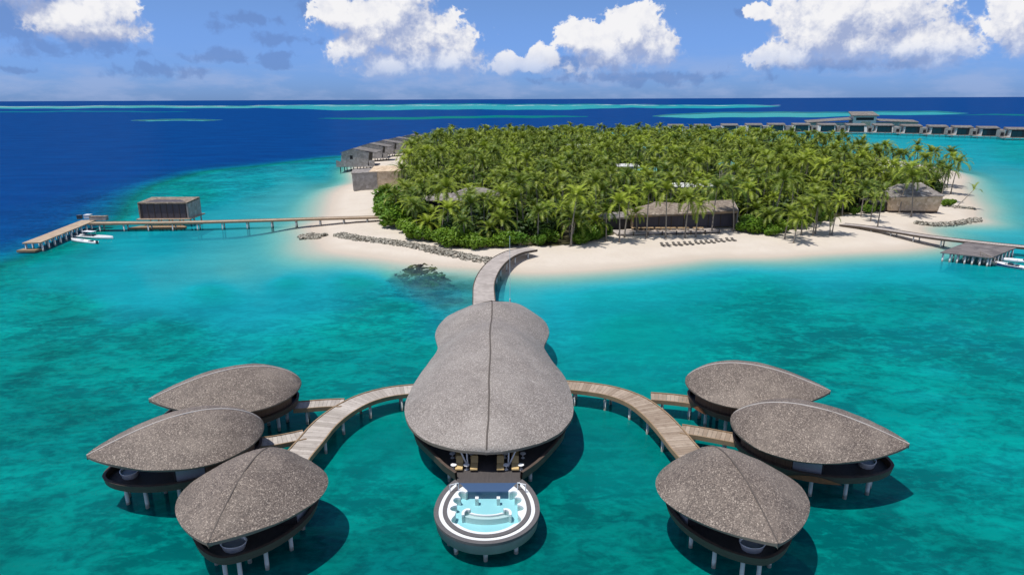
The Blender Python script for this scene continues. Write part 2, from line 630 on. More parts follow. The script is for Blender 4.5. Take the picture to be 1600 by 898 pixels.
CTRL = [  # px, py, depth (m), coral cover
    (0, 898, 5.5, .55), (150, 850, 5.0, .5), (420, 660, 5.4, .3), (600, 870, 5.3, .55), (800, 890, 5.4, .6), (960, 850, 5.4, .55), (1300, 860, 4.8, .45), (1560, 860, 4.9, .6),
    (60, 640, 5.2, .55), (100, 560, 5.0, .6), (250, 530, 4.7, .55), (500, 560, 4.7, .5), (600, 660, 5, .15), (560, 520, 4.6, .35), (640, 560, 4.4, .35), (960, 660, 5, .15), (980, 720, 5, .2),
    (0, 440, 4.4, .3), (100, 480, 4.8, .5), (300, 430, 2.6, .05), (200, 440, 3.6, .1), (330, 455, 4.2, .15), (360, 422, 1.9, 0), (425, 424, 2.1, 0), (250, 434, 2.8, 0), (470, 385, 1.2, 0), (180, 445, 3.4, 0), (450, 440, 4.2, .1), (560, 440, 4.4, .1), (620, 480, 4.5, .35), (660, 425, 1.6, 1.3), (675, 440, 1.8, 1.3), (690, 455, 2.2, 1.2),
    (250, 385, 3.4, 0), (380, 405, 2.0, 0), (450, 408, 1.7, 0), (320, 417, 2.3, 0), (480, 395, 1.2, 0), (440, 365, 2.0, 0), (200, 372, 3.5, 0), (80, 420, 4.0, .1), (560, 408, 2.5, 0),
    (350, 345, 3.0, 0), (420, 352, 2.2, 0), (480, 320, 1.6, 0), (450, 305, 2.2, .1), (400, 285, 3.6, .5), (300, 305, 4.4, .55), (500, 268, 3.5, .4), (150, 328, 5, .6), (60, 350, 6, .55), (60, 385, 4.5, .4),
    (500, 300, 1.8, 0), (240, 325, 4, .3), (870, 455, 3.4, .05), (820, 450, 2.8, 0), (950, 460, 3.9, .1), (1000, 520, 4.5, .1), (1200, 480, 4.6, .35), (1250, 560, 4.8, .6), (1400, 480, 4.4, .3), (1550, 480, 4.3, .3),
    (1500, 600, 4.5, .6), (1560, 420, 4.0, .1), (1300, 418, 3.4, .05), (1450, 405, 3.4, 0), (1100, 430, 4, .1), (1500, 700, 4.5, .55),
    (1570, 345, 2.8, 0), (1550, 325, 2.1, 0), (1540, 300, 1.8, 0), (1570, 275, 2.6, .02), (1590, 240, 4, .25), (1500, 240, 3.4, .15), (1400, 222, 3.2, .1), (1300, 212, 3.0, 0), (1540, 360, 2.6, 0)]
REEFS = [  # x0, y0, x1, y1, half height, depth
    (-300, 168.5, 700, 166, 2.0, 2.0), (400, 168, 1020, 166.5, 4.6, 2.6), (940, 166, 1220, 166.5, 2.8, 3.0), (1020, 181, 1360, 178, 4.4, 2.0), (1260, 178.5, 1510, 176.5, 3.2, 2.4),
    (205, 188.5, 345, 187.5, 1.5, 1.8), (500, 186, 920, 181.5, 1.8, 5.0), (1500, 180, 2300, 177, 1.6, 6), (-200, 175, 300, 174.5, .9, 8), (1700, 166, 2500, 163, 2, 4)]


def shore_fields(X, Y):
    X, Y = np.asarray(X, float), np.asarray(Y, float)
    sd = seg_dist(X, Y, SHORE)
    ld = seg_dist(X, Y, LAGOON)
    PX, PY = topix(X, Y, 0.0)
    num = np.zeros(X.shape)
    numc = np.zeros(X.shape)
    den = np.zeros(X.shape)
    for (a, b, d, c) in CTRL:
        w = 1.0 / ((PX - a) ** 2 + (2.2 * (PY - b)) ** 2 + 300.0) ** 1.6
        num += w * d
        numc += w * c
        den += w
    D, C = num / den, numc / den
    wob = 9 * np.sin(X * .021 + 1.3 * np.sin(Y * .013)) + 5 * np.sin(X * .057 + Y * .031)
    deep = (1 - sstep(ld + wob, -30, 34)) ** 1.4
    D = D * (1 - deep) + 45 * deep
    C = C * (1 - deep)
    reef = np.zeros(X.shape)
    foam = np.zeros(X.shape)
    for k, (x0, y0, x1, y1, h, rd) in enumerate(REEFS):
        t = (PX - x0) / (x1 - x0)
        yc = y0 + (y1 - y0) * t + .5 * np.sin(PX * .023 + k) + .3 * np.sin(PX * .071 + 2 * k)
        taper = np.clip(np.minimum(t, 1 - t) * 5, 0, 1) ** .6
        r = sstep(1 - np.abs(PY - yc) / (1.3 * h * np.maximum(taper, .02)), 0, .35) * (t > 0) * (t < 1)
        w = r > reef
        D = np.where(Y > 900, D * (1 - r) + rd * r, D)
        reef = np.maximum(reef, r)
        if k < 3:
            foam = np.maximum(foam, np.clip(1 - np.abs(PY - yc + h * .5) / .7, 0, 1) * (t > 0) * (t < 1) * (Y > 900))
    C = np.where(Y > 900, 0, C)
    ramp = sstep(-sd, 0, 20)
    z = np.where(sd > 0, np.minimum(.075 * sd, 1.0) + .5 * sstep(sd, 14, 40), -D * ramp - np.minimum(-sd, 4) * .03)
    return sd, D, C, z, foam


u_ = np.tan(np.linspace(math.atan(-1.2), math.atan(1.2), 440))
ys = [14.0]
while ys[-1] < 720:
    ys.append(ys[-1] * 1.0085)
angs = np.linspace(math.atan(CAMH / ys[-1]), math.radians(.03), 120)[1:]
ys = np.array(ys + list(CAMH / np.tan(angs)))
XX = u_[None, :] * ys[:, None]
YY = np.repeat(ys[:, None], len(u_), 1)
SD, DD, CC, ZZ, FOAM = shore_fields(XX, YY)
rng = np.random.default_rng(5)
bumpz = .35 * np.sin(XX * .31 + 1.7 * np.sin(YY * .23)) * np.sin(YY * .37 + np.sin(XX * .19))
ZZ = ZZ + np.where(SD < -6, bumpz * np.clip(CC * 1.5, 0, 1), 0) + np.where(SD > 10, .12 * np.sin(XX * .21) * np.sin(YY * .17), 0)

FOREST_FRONT = [(598, 318), (600, 342), (628, 360), (660, 374), (700, 384), (745, 388), (800, 383), (850, 384), (905, 382), (950, 371), (975, 363),
                (1000, 345), (1150, 345), (1172, 360), (1205, 366), (1240, 358), (1290, 345), (1340, 332), (1386, 325), (1440, 312), (1475, 304), (1484, 282)]
FOREST = [G(*p, 1.3) for p in FOREST_FRONT] + [G(*p, 11.0) for p in
         [(1470, 253), (1395, 240), (1305, 219), (1190, 209), (1000, 205), (880, 202), (780, 200), (700, 207), (662, 216), (634, 232), (622, 258), (624, 292)]]
FDIST = seg_dist(XX, YY, FOREST)


def grid_mesh(name, zz, mask, attrs):
    r, c = zz.shape
    idx = np.arange(r * c).reshape(r, c)
    quads = np.stack([idx[:-1, :-1], idx[:-1, 1:], idx[1:, 1:], idx[1:, :-1]], -1).reshape(-1, 4)
    if mask is not None:
        quads = quads[mask.reshape(-1)]
    used = np.unique(quads)
    remap = np.full(r * c, -1)
    remap[used] = np.arange(len(used))
    quads = remap[quads]
    co = np.stack([XX, YY, zz], -1).reshape(-1, 3)[used]
    me = bpy.data.meshes.new(name)
    me.vertices.add(len(co))
    me.vertices.foreach_set('co', co.astype(np.float32).ravel())
    me.loops.add(quads.size)
    me.loops.foreach_set('vertex_index', quads.astype(np.int32).ravel())
    me.polygons.add(len(quads))
    me.polygons.foreach_set('loop_start', np.arange(0, quads.size, 4, dtype=np.int32))
    me.polygons.foreach_set('loop_total', np.full(len(quads), 4, dtype=np.int32))
    me.update(calc_edges=True)
    me.polygons.foreach_set('use_smooth', np.ones(len(quads), bool))
    for k, a in attrs.items():
        if a.ndim == 3:
            at = me.attributes.new(k, 'FLOAT_COLOR', 'POINT')
            at.data.foreach_set('color', a.reshape(-1, 4)[used].astype(np.float32).ravel())
        else:
            at = me.attributes.new(k, 'FLOAT', 'POINT')
            at.data.foreach_set('value', a.reshape(-1)[used].astype(np.float32))
    return me


fz = (ZZ[:-1, :-1] + ZZ[1:, :-1] + ZZ[:-1, 1:] + ZZ[1:, 1:]) / 4
land = fz > -.35
veg = sstep(FDIST, -1.5, 3.5)


def sand_fn(N, p):
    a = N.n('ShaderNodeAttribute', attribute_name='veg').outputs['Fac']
    s = N.mix(N.noise(p, .12, 5, .6), (.50, .43, .35), (.62, .56, .48))
    s = N.mix(N.ss(N.noise(p, 1.4, 4, .6), .5, .8, 0, .35), s, (.42, .35, .28))
    sep = N.n('ShaderNodeSeparateXYZ')
    N.link(p, sep.inputs[0])
    wet = N.ss(N.m('ADD', sep.outputs[2], N.m('MULTIPLY', N.noise(p, .15, 3), .22)), .55, .12)
    s = N.mix(N.m('MULTIPLY', wet, .8), s, (.47, .405, .33))
    s = N.mix(N.ss(sep.outputs[2], .06, -.1), s, (.47, .405, .33))
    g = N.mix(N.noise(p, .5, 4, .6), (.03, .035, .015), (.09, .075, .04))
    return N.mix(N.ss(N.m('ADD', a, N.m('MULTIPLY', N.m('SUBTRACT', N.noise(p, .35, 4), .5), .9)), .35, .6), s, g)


pbr('sand', (.55, .48, .4), .95, .1, sand_fn, lambda N, p: (N.noise(p, .9, 4), .35, .25))


def bed_fn(N, p):
    a = N.n('ShaderNodeAttribute', attribute_name='coral').outputs['Fac']
    big = N.noise(p, .085, 5, .6, .8)
    mid = N.noise(N.vm('ADD', p, (37, 11, 0)), .30, 5, .62, .5)
    fine = N.noise(p, 1.1, 4, .65)
    s = N.m('ADD', N.m('MULTIPLY', big, .55), N.m('ADD', N.m('MULTIPLY', mid, .35), N.m('MULTIPLY', fine, .10)))
    thr = N.m('SUBTRACT', .74, N.m('MULTIPLY', a, .42))
    cov = N.ss(s, N.m('SUBTRACT', thr, .06), N.m('ADD', thr, .09))
    sand = N.mix(N.noise(p, .2, 4, .6), (.44, .40, .33), (.56, .51, .43))
    sand = N.mix(N.ss(fine, .55, .8, 0, .4), sand, (.34, .31, .25))
    cor = N.mix(fine, (.035, .05, .03), (.13, .16, .085))
    sand = N.mix(N.ss(a, .12, .5, 0, .7), sand, (.30, .40, .24))        # thin seagrass film on the sand
    sepz = N.n('ShaderNodeSeparateXYZ')
    N.link(p, sepz.inputs[0])
    shore = N.ss(sepz.outputs[2], -1.6, -.3)
    return N.mix(shore, N.mix(N.m('MULTIPLY', cov, .92), sand, cor), (.47, .405, .33))


pbr('seabed', (.5, .45, .38), .95, .05, bed_fn, lambda N, p: (N.noise(p, .5, 5, .6), .6, .5))
o = addobj('beach', grid_mesh('beach', ZZ, land, {'veg': veg}))
o.data.materials.append(MATS['sand'])
tag(o, kind='structure')
o = addobj('seabed', grid_mesh('seabed', ZZ, ~land, {'coral': CC}))
o.data.materials.append(MATS['seabed'])
tag(o, kind='structure')

# the sea: clear shallows over the bed, deep blue past the drop-off (light lost per metre of depth)
dep = np.maximum(-ZZ, 0)
K = np.array([.55, .075, .045])
tintc = np.exp(-dep[..., None] * K[None, None, :])
tintc = np.concatenate([tintc, np.ones(dep.shape + (1,))], -1)
scat = 1 - np.exp(-.10 * dep - .042 * dep ** 2)
DX = [0, 1.5, 2.5, 3.5, 4.5, 5.4, 7, 11, 18, 40]
CR = [.30, .13, .045, .005, .0, .0, .0, .0, .0, .0]
CG = [.36, .37, .355, .325, .262, .150, .130, .095, .050, .040]
CB = [.36, .41, .440, .410, .250, .138, .185, .22, .182, .174]
scol = np.stack([np.interp(dep, DX, c) for c in (CR, CG, CB)] + [np.ones(dep.shape)], -1)


def sea_material():
    m = bpy.data.materials.new('sea_water')
    m.use_nodes = True
    N = NT(m.node_tree)
    m.node_tree.nodes.clear()
    pos = N.n('ShaderNodeNewGeometry').outputs['Position']
    ti = N.n('ShaderNodeAttribute', attribute_name='tint').outputs['Color']
    sc = N.n('ShaderNodeAttribute', attribute_name='scatter').outputs['Fac']
    co = N.n('ShaderNodeAttribute', attribute_name='water_colour').outputs['Color']
    fo = N.n('ShaderNodeAttribute', attribute_name='foam').outputs['Fac']
    tr = N.n('ShaderNodeBsdfTransparent')
    N.link(ti, tr.inputs[0])
    df = N.n('ShaderNodeBsdfDiffuse')
    n1 = N.noise(N.vm('MULTIPLY', pos, (.35, 1, 1)), .06, 6, .68)
    cor = N.n('ShaderNodeAttribute', attribute_name='coral').outputs['Fac']
    n2 = N.noise(N.vm('MULTIPLY', pos, (.8, 1.2, 1)), .30, 6, .66, .7)
    base = N.mix(1.0, co, N.mix(N.ss(n1, .3, .72), (.82, .82, .86), (1.13, 1.18, 1.13)), 'MULTIPLY')
    n3 = N.noise(N.vm('MULTIPLY', pos, (.8, 1.3, 1)), .95, 5, .68, .4)
    nn = N.m('ADD', N.m('MULTIPLY', n2, .6), N.m('MULTIPLY', n3, .4))
    big = N.ss(N.noise(pos, .045, 4, .6), .38, .62)            # meadows and bare stretches
    mot = N.mix(N.ss(nn, N.lin(big, 0, 1, .34, .47), N.lin(big, 0, 1, .60, .64)), (.56, .60, .64), (1.20, 1.19, 1.12))
    mot = N.mix(N.ss(n3, .62, .78, 0, .5), mot, (1.5, 1.48, 1.4))
    N.link(N.mix(N.ss(cor, .0, .45, .22, 1), base, N.mix(1.0, base, mot, 'MULTIPLY')), df.inputs[0])
    m1 = N.n('ShaderNodeMixShader')
    N.link(sc, m1.inputs[0])
    N.link(tr.outputs[0], m1.inputs[1])
    N.link(df.outputs[0], m1.inputs[2])
    # surf on the outer reef
    wf = N.n('ShaderNodeBsdfDiffuse')
    wf.inputs[0].default_value = (.62, .66, .68, 1)
    fn = N.m('MULTIPLY', fo, N.ss(N.noise(N.vm('MULTIPLY', pos, (.009, .002, 1)), 1, 4, .6), .45, .62))
    m0 = N.n('ShaderNodeMixShader')
    N.link(fn, m0.inputs[0])
    N.link(m1.outputs[0], m0.inputs[1])
    N.link(wf.outputs[0], m0.inputs[2])
    gl = N.n('ShaderNodeBsdfGlossy')
    gl.inputs['Roughness'].default_value = .16
    gl.inputs[0].default_value = (1, 1, 1, 1)
    bn = N.n('ShaderNodeBump')
    bn.inputs['Strength'].default_value = .7
    bn.inputs['Distance'].default_value = .25
    wv = N.vm('MULTIPLY', pos, (.6, 1.1, 1))
    N.link(N.m('ADD', N.noise(wv, .55, 5, .6, .6), N.m('MULTIPLY', N.noise(wv, .12, 3, .5), 2.0)), bn.inputs['Height'])
    N.link(bn.outputs[0], gl.inputs['Normal'])
    fr = N.n('ShaderNodeFresnel')
    fr.inputs['IOR'].default_value = 1.33
    N.link(bn.outputs[0], fr.inputs['Normal'])
    fac = N.m('MINIMUM', N.m('MULTIPLY', fr.outputs[0], .45), .032)
    m2 = N.n('ShaderNodeMixShader')
    N.link(fac, m2.inputs[0])
    N.link(m0.outputs[0], m2.inputs[1])
    N.link(gl.outputs[0], m2.inputs[2])
    o = N.n('ShaderNodeOutputMaterial')
    N.link(m2.outputs[0], o.inputs[0])
    MATS['sea_water'] = m


sea_material()
sd_face = np.minimum.reduce([ZZ[:-1, :-1], ZZ[1:, :-1], ZZ[:-1, 1:], ZZ[1:, 1:]])
o = addobj('sea', grid_mesh('sea', np.zeros_like(ZZ), sd_face < .05, {'tint': tintc, 'scatter': scat, 'water_colour': scol, 'foam': FOAM, 'coral': CC}))
o.data.materials.append(MATS['sea_water'])
tag(o, kind='structure')


def ground_z(x, y):
    return float(shore_fields(np.array([x]), np.array([y]))[3][0])


# ------------------------------------------------------------------ boardwalks
def catmull(pts, step):
    P = [Vector(p) for p in pts]
    P = [2 * P[0] - P[1]] + P + [2 * P[-1] - P[-2]]
    dense = []
    for i in range(1, len(P) - 2):
        p0, p1, p2, p3 = P[i - 1:i + 3]
        for j in range(24):
            t = j / 24
            dense.append(.5 * ((2 * p1) + (p2 - p0) * t + (2 * p0 - 5 * p1 + 4 * p2 - p3) * t * t + (3 * p1 - p0 - 3 * p2 + p3) * t ** 3))
    dense.append(P[-2])
    out = [dense[0]]
    acc = 0
    for a, b in zip(dense, dense[1:]):
        L = (b - a).length
        while acc + L >= step:
            a = a + (b - a) * ((step - acc) / L)
            out.append(a)
            L = (b - a).length
            acc = 0
        acc += L
    return out


def frames(path):
    fr = []
    for i, p in enumerate(path):
        a, b = path[max(i - 1, 0)], path[min(i + 1, len(path) - 1)]
        t = (b - a)
        t.z = 0
        t.normalize()
        fr.append((p, t, Vector((t.y, -t.x, 0))))      # point, tangent, right-hand normal
    return fr


R_ = random.Random(3)


def boardwalk(name, label, pts, width, plank=.5, mat='plank_grey', beam='beam_wood', pile_gap=5.0, singles=True, pile_r=.17, group=None, fascia=.42, pile_skip=0):
    path = catmull(pts, plank)
    fr = frames(path)
    t = thing(name, label, 'boardwalk', path[0].xyz * 1.0 if False else (path[0].x, path[0].y, 0), 0, group)
    org = Vector((path[0].x, path[0].y, 0))
    h = width / 2
    allp = MB()
    for i in range(len(fr) - 1):
        (a, ta, na), (b, tb, nb) = fr[i], fr[i + 1]
        g = .025
        a2, b2 = a + (b - a) * g, b - (b - a) * g
        e = R_.uniform(-.02, .02)
        dz = R_.uniform(0, .012)
        q = [a2 - na * (h + e), a2 + na * (h + e), b2 + nb * (h + e), b2 - nb * (h + e)]
        q = [p - org for p in q]
        bot = [Vector((p.x, p.y, p.z - .06)) for p in q]
        top = [Vector((p.x, p.y, p.z + dz)) for p in q]
        if singles:
            c = sum(q, Vector()) / 4
            m = MB().hexa([p - c for p in bot], [p - c for p in top])
            m.build('plank', mat, t, loc=c)
        else:
            allp.hexa(bot, top)
    if not singles:
        tag(allp.build('planking', mat, t), kind='stuff')
    for sgn in (-1, 1):
        m = MB()
        k = []
        for p, tt, n in fr:
            c = p - org
            o1, o2 = c + n * (sgn * (h + .03)), c + n * (sgn * (h + .17))
            k.append([o1 + Vector((0, 0, .10)), o1 - Vector((0, 0, fascia)), o2 - Vector((0, 0, fascia)), o2 + Vector((0, 0, .10))])
        m.rings(k)
        m.build('edge_beam', beam, t)
    n = max(2, int(len(fr) * plank / pile_gap) + 1)
    for k in range(n):
        p, tt, nn = fr[min(int((k + .5) / n * len(fr)), len(fr) - 1)]
        c = p - org
        gz = ground_z(p.x, p.y)
        if gz > p.z - .8 or k < pile_skip:
            continue
        for sgn in (-1, 1):
            b = c + nn * (sgn * (h - .35))
            MB().tube((b.x, b.y, gz - .3), (b.x, b.y, c.z - .3), pile_r).build('piling', 'piling', t, True)
        a, b = c - nn * (h - .1), c + nn * (h - .1)
        m = MB()
        s = tt * .12
        m.hexa([v - Vector((0, 0, .36)) for v in (a - s, b - s, b + s, a + s)], [v - Vector((0, 0, .07)) for v in (a - s, b - s, b + s, a + s)])
        m.build('cross_beam', beam, t)
    return t


DZ = 2.25
L_PATH = [G(x, y, DZ) for x, y in [(655, 607), (610, 612), (572, 622), (538, 639), (508, 662), (484, 690), (462, 716), (452, 735)]]
R_PATH = [G(x, y, DZ) for x, y in [(876, 601), (918, 605), (958, 612), (993, 625), (1020, 644), (1044, 668), (1066, 695), (1090, 722)]]
boardwalk('boardwalk', 'curved timber boardwalk from the great shell-roofed pavilion to the three huts on the pier-house side', L_PATH, 2.7, .48, 'plank_grey', 'beam_wood', 5.2)
boardwalk('boardwalk', 'browner curved timber boardwalk from the great pavilion towards the three huts on the boat-dock side', R_PATH, 2.7, .48, 'plank_brown', 'beam_wood', 5.0)
for lab, mat, pts, w in [
    ('short straight boardwalk branch to the rear hut beside the grey curved boardwalk', 'plank_grey', [(536, 629), (510, 630), (483, 632), (455, 634)], 2.0),
    ('short boardwalk branch in hut shade to the middle hut off the grey boardwalk', 'plank_grey', [(476, 679), (452, 684), (425, 689), (398, 692)], 2.0),
    ('short straight boardwalk branch to the rear hut beside the brown curved boardwalk', 'plank_brown', [(1017, 619), (1043, 621), (1070, 624), (1098, 628)], 2.0),
    ('short boardwalk branch to the middle hut off the brown curved boardwalk', 'plank_brown', [(1064, 670), (1090, 674), (1118, 679), (1160, 687)], 2.0)]:
    boardwalk('boardwalk_branch', lab, [G(x, y, DZ - .012) for x, y in pts], w, .48, mat, 'beam_wood', 4.5)
MAIN = [G(x, y, DZ + .4) for x, y in [(757, 482), (756, 462), (756, 446), (761, 430), (771, 415), (786, 402), (806, 393), (832, 388)]]
boardwalk('boardwalk', 'long grey footbridge winding from the sandy beach to the great pavilion', MAIN, 3.9, .5, 'pier_grey', 'beam_dark', 6.0, singles=False)

# ------------------------------------------------------------------ the six spa huts
HS = dict(L=16.252, W=13.587, a1=.635, a2=.841, H=2.75, ze=4.756, pk=1.089, ze1=1.092, hp=.692, zc=-.113, cp=1.55, ze0=.17)


def nb(u, a, b):
    m = a / (a + b)
    return max(u, 1e-9) ** a * max(1 - u, 1e-9) ** b / (m ** a * (1 - m) ** b)


def hut_roof(u, v, sc, lift=0.0):
    w = HS['W'] / 2 * nb(u, HS['a1'], HS['a2'])
    z = HS['ze'] + HS['ze1'] * u * u + HS['ze0'] * (1 - u) ** 2 - HS['zc'] * 4 * u * (1 - u) + HS['H'] * nb(u, HS['hp'], HS['pk']) * (1 - abs(v) ** HS['cp'])
    return Vector((sc * HS['L'] * (u - .5), sc * w * v, z + lift))


def uspace(n):
    return [.5 - .5 * math.cos(math.pi * i / n) for i in range(n + 1)]


def hut_plan(sc, k, off, n=28, shift=0.0):
    """closed plan outline of the hut floor: the roof plan scaled by k about a point, moved along the axis"""
    pts = []
    us = uspace(n)
    for u in us:
        w = HS['W'] / 2 * nb(u, .55, .62)
        pts.append((u, -w))
    for u in us[-2:0:-1]:
        w = HS['W'] / 2 * nb(u, .55, .62)
        pts.append((u, w))
    return [Vector((sc * (HS['L'] * (u - .5) * k + shift), sc * w * k * off, 0)) for u, w in pts]


HUTS = {
    'FL': (-22.671, 51.927, 4.666, .919, 'large spa hut with ridged shell roof at the end of the grey curved boardwalk', 'dark'),
    'FR': (19.04, 51.652, 4.82, .938, 'large spa hut with ridged shell roof at the end of the brown curved boardwalk', 'dark'),
    'ML': (-33.368, 62.033, 3.703, .989, 'middle spa hut with leaf-shaped roof off the grey boardwalk, bathtub on its point', 'light'),
    'MR': (30.849, 63.149, -.489, 1.027, 'middle spa hut with leaf-shaped roof and rust-brown hull patch off the brown boardwalk', 'light'),
    'BL': (-33.295, 73.877, 3.599, 1.015, 'rear spa hut off the grey boardwalk, half behind another leaf-shaped roof', 'light'),
    'BR': (28.692, 74.575, -.368, .994, 'rear spa hut off the brown boardwalk, half behind another leaf-shaped roof', 'light')}
for key, (hx, hy, ha, hs, lab, ridge) in HUTS.items():
    h = thing('spa_hut', lab, 'hut', (hx, hy, 0), ha, 'spa huts on stilts around the pavilion')
    us = uspace(40)
    us[0], us[-1] = .004, .996
    vs = [-1 + 2 * j / 24 for j in range(25)]
    rows = [[hut_roof(u, v, hs) for v in vs] for u in us]
    under = [[hut_roof(u, v * .985, hs, -.24 - .25 * (1 - abs(v))) for v in vs] for u in us]
    for i_, u in enumerate(us):
        for j_, v in enumerate(vs):
            a_ = ord(key[0]) + 2 * ord(key[1])
            rows[i_][j_].z += .045 * math.sin(11 * u + a_ + 2.1 * math.sin(5 * v + a_)) * math.sin(6 * v + 9 * u) + .02 * math.sin(31 * u + 17 * v + a_)
    m = MB()
    m.grid(rows)
    m.grid([list(reversed(r)) for r in under])
    rf = m.build('roof', 'thatch', h, True)
    rim = [rows[i][0] for i in range(len(us))] + rows[-1][1:] + [rows[i][-1] for i in range(len(us) - 2, -1, -1)] + rows[0][-2:0:-1]
    rin = [under[i][0] for i in range(len(us))] + under[-1][1:] + [under[i][-1] for i in range(len(us) - 2, -1, -1)] + under[0][-2:0:-1]
    MB().rings([rin, rim], True, False).build('eave', 'thatch_edge', rf)
    m = MB()
    cap = []
    for u in us[3:-1]:
        c = hut_roof(u, 0, hs)
        cap.append([c + Vector((0, -.07, -.03)), c + Vector((0, -.055, .045)), c + Vector((0, .055, .045)), c + Vector((0, .07, -.03))])
    m.rings(cap)
    m.build('ridge_cap', 'ridge_' + ridge, rf)
    # floor tub: a boat-shaped hull with parapet
    def pl(k, off, z, shift=.0):
        return [Vector((p.x, p.y, z)) for p in hut_plan(hs, k, off, shift=shift)]
    SH = -1.1 if key in ('FL', 'FR') else -.3
    m = MB().rings([pl(.83, .79, 2.45, SH), pl(.90, .88, 2.58, SH), pl(.92, .90, 3.32, SH), pl(.885, .862, 3.32, SH), pl(.88, .857, 2.7, SH)], True, False)
    hull = m.build('hull', 'hull_wood', h)
    m = MB().poly(list(reversed(pl(.83, .79, 2.45, SH))))
    m.build('underside', 'hull_wood', hull)
    MB().poly(pl(.884, .861, 2.68, SH)).build('floor', 'dark_deck', h)
    if key in ('MR', 'FR', 'BR'):
        # weathered patch on the parapet's outer face
        pa, pb = pl(.924, .904, 2.62, SH), pl(.924, .904, 3.27, SH)
        k0 = {'MR': 12, 'FR': 6, 'BR': 5}[key]
        cnt = {'MR': 6, 'FR': 3, 'BR': 3}[key]
        lo, hi = [], []
        for i in range(cnt + 1):
            f_ = math.sin(math.pi * i / cnt) * .95 + .03
            a, b = pa[k0 + i], pb[k0 + i]
            off = Vector((0, -.02, 0))
            lo.append(a + off)
            hi.append(a + (b - a) * f_ + off)
        MB().grid([lo, hi]).build('weathered_patch', 'rust_patch', hull)
    # cabin: wood wall at the inner end, glazed treatment room, open deck at the outer point
    def wall_strip(u0, u1, side, zt, n=8):
        pts = []
        for i in range(n + 1):
            u = u0 + (u1 - u0) * i / n
            w = HS['W'] / 2 * nb(u, .55, .62) * .88 * .79
            pts.append((hs * (HS['L'] * (u - .5) * .88 + SH), hs * w * side, u))
        m = MB()
        inner = [(x, y - side * .12) for x, y, u in pts]
        rows_ = []
        for (x, y, u), (xi, yi) in zip(pts, inner):
            zt_ = hut_roof(.5 + x / (hs * HS['L']), .7, hs).z - .3
            rows_.append([Vector((x, y, 2.68)), Vector((x, y, zt_)), Vector((xi, yi, zt_)), Vector((xi, yi, 2.68))])
        m.rings(rows_)
        return m
    for side in (-1, 1):
        wall_strip(.06, .42, side, 0).build('slat_wall', 'slat_wood', h)
        wall_strip(.425, .60, side, 0, 4).build('window_panel', 'panel_grey', h)
    xw = hs * (HS['L'] * (.60 - .5) * .88 + SH)
    ww = hs * HS['W'] / 2 * nb(.60, .55, .62) * .88 * .79 - .13
    MB().box(xw, xw + .12, -ww, ww, 2.68, hut_roof(.5 + xw / (hs * HS['L']), .75, hs).z - .1).build('end_wall', 'wall_dark', h)
    xi = hs * (HS['L'] * (.10 - .5) * .88 + SH)
    # stilts
    pp = hut_plan(hs, .72, .76, shift=SH)
    rr = random.Random(hash(key) % 1000 if False else ord(key[0]) * 7 + ord(key[1]))
    for i in range(0, len(pp), 5):
        p = pp[i]
        wpt = Matrix.Rotation(ha, 3, 'Z') @ p + Vector((hx, hy, 0))
        MB().tube((p.x, p.y, -5.2), (p.x, p.y, 2.5), .19).build('stilt', 'piling', h, True)
    for x in (-4, -1, 2):
        MB().tube((x, .3, -5.2), (x, .3, 2.5), .19).build('stilt', 'piling', h, True)
    # bath tub on the outer deck
    tx = hs * (HS['L'] * (.85 - .5) * .90 + SH)
    tb = thing('bathtub', {'FL': 'oval white bathtub on the point of the hut ending the grey boardwalk',
                           'FR': 'oval white bathtub on the point of the hut ending the brown boardwalk',
                           'ML': 'oval white bathtub on the point of the middle hut off the grey boardwalk',
                           'MR': 'oval white bathtub on the point of the middle hut off the brown boardwalk',
                           'BL': 'white bathtub tucked under the roof point of the rear hut off the grey boardwalk',
                           'BR': 'white bathtub tucked under the roof point of the rear hut off the brown boardwalk'}[key], 'bathtub',
               tuple(Matrix.Rotation(ha, 3, 'Z') @ Vector((tx, 0, 0)) + Vector((hx, hy, 2.68))), ha, 'outdoor bathtubs on the huts')
    def ell(a, b, z, n=28):
        return [Vector((a * math.cos(2 * math.pi * i / n), b * math.sin(2 * math.pi * i / n), z)) for i in range(n)]
    MB().rings([ell(.72, .85, .0), ell(.85, 1.05, .55), ell(.88, 1.08, .6), ell(.80, 1.0, .6), ell(.70, .86, .15)], True, False).build('shell', 'tub_white', tb, True)
    MB().poly(ell(.755, .94, .42)).build('water', 'panel_grey', tb)

# ------------------------------------------------------------------ the great pavilion
EL_ = [(760, 706), (720, 703), (680, 694), (654, 680), (638, 662), (632, 640), (636, 621), (647, 599), (667, 570), (680, 553), (684, 543), (681, 530), (680, 522), (685, 509), (700, 494), (725, 481), (745, 474), (768, 470)]
ER_ = [(760, 706), (790, 704), (831, 695), (869, 680), (889, 660), (896, 642), (893, 615), (883, 590), (864, 565), (854, 550), (850, 541), (854, 531), (858, 518), (852, 503), (840, 492), (815, 477), (798, 472), (768, 470)]
PZ = 4.7
NP = 72


def resample(pts, n):
    P = [Vector(p) for p in pts]
    d = catmull(P, .05)
    L = [0]
    for a, b in zip(d, d[1:]):
        L.append(L[-1] + (b - a).length)
    out = []
    j = 0
    for i in range(n + 1):
        s_ = L[-1] * i / n
        while j < len(L) - 2 and L[j + 1] < s_:
            j += 1
        f_ = (s_ - L[j]) / max(L[j + 1] - L[j], 1e-9)
        out.append(d[j] + (d[j + 1] - d[j]) * min(max(f_, 0), 1))
    return out


def zend(i, n):   # the far eave is a little higher where the roof hides its edge
    return PZ + 1.0 * max(0, (i / (n - 1) - .75) / .25) ** 2


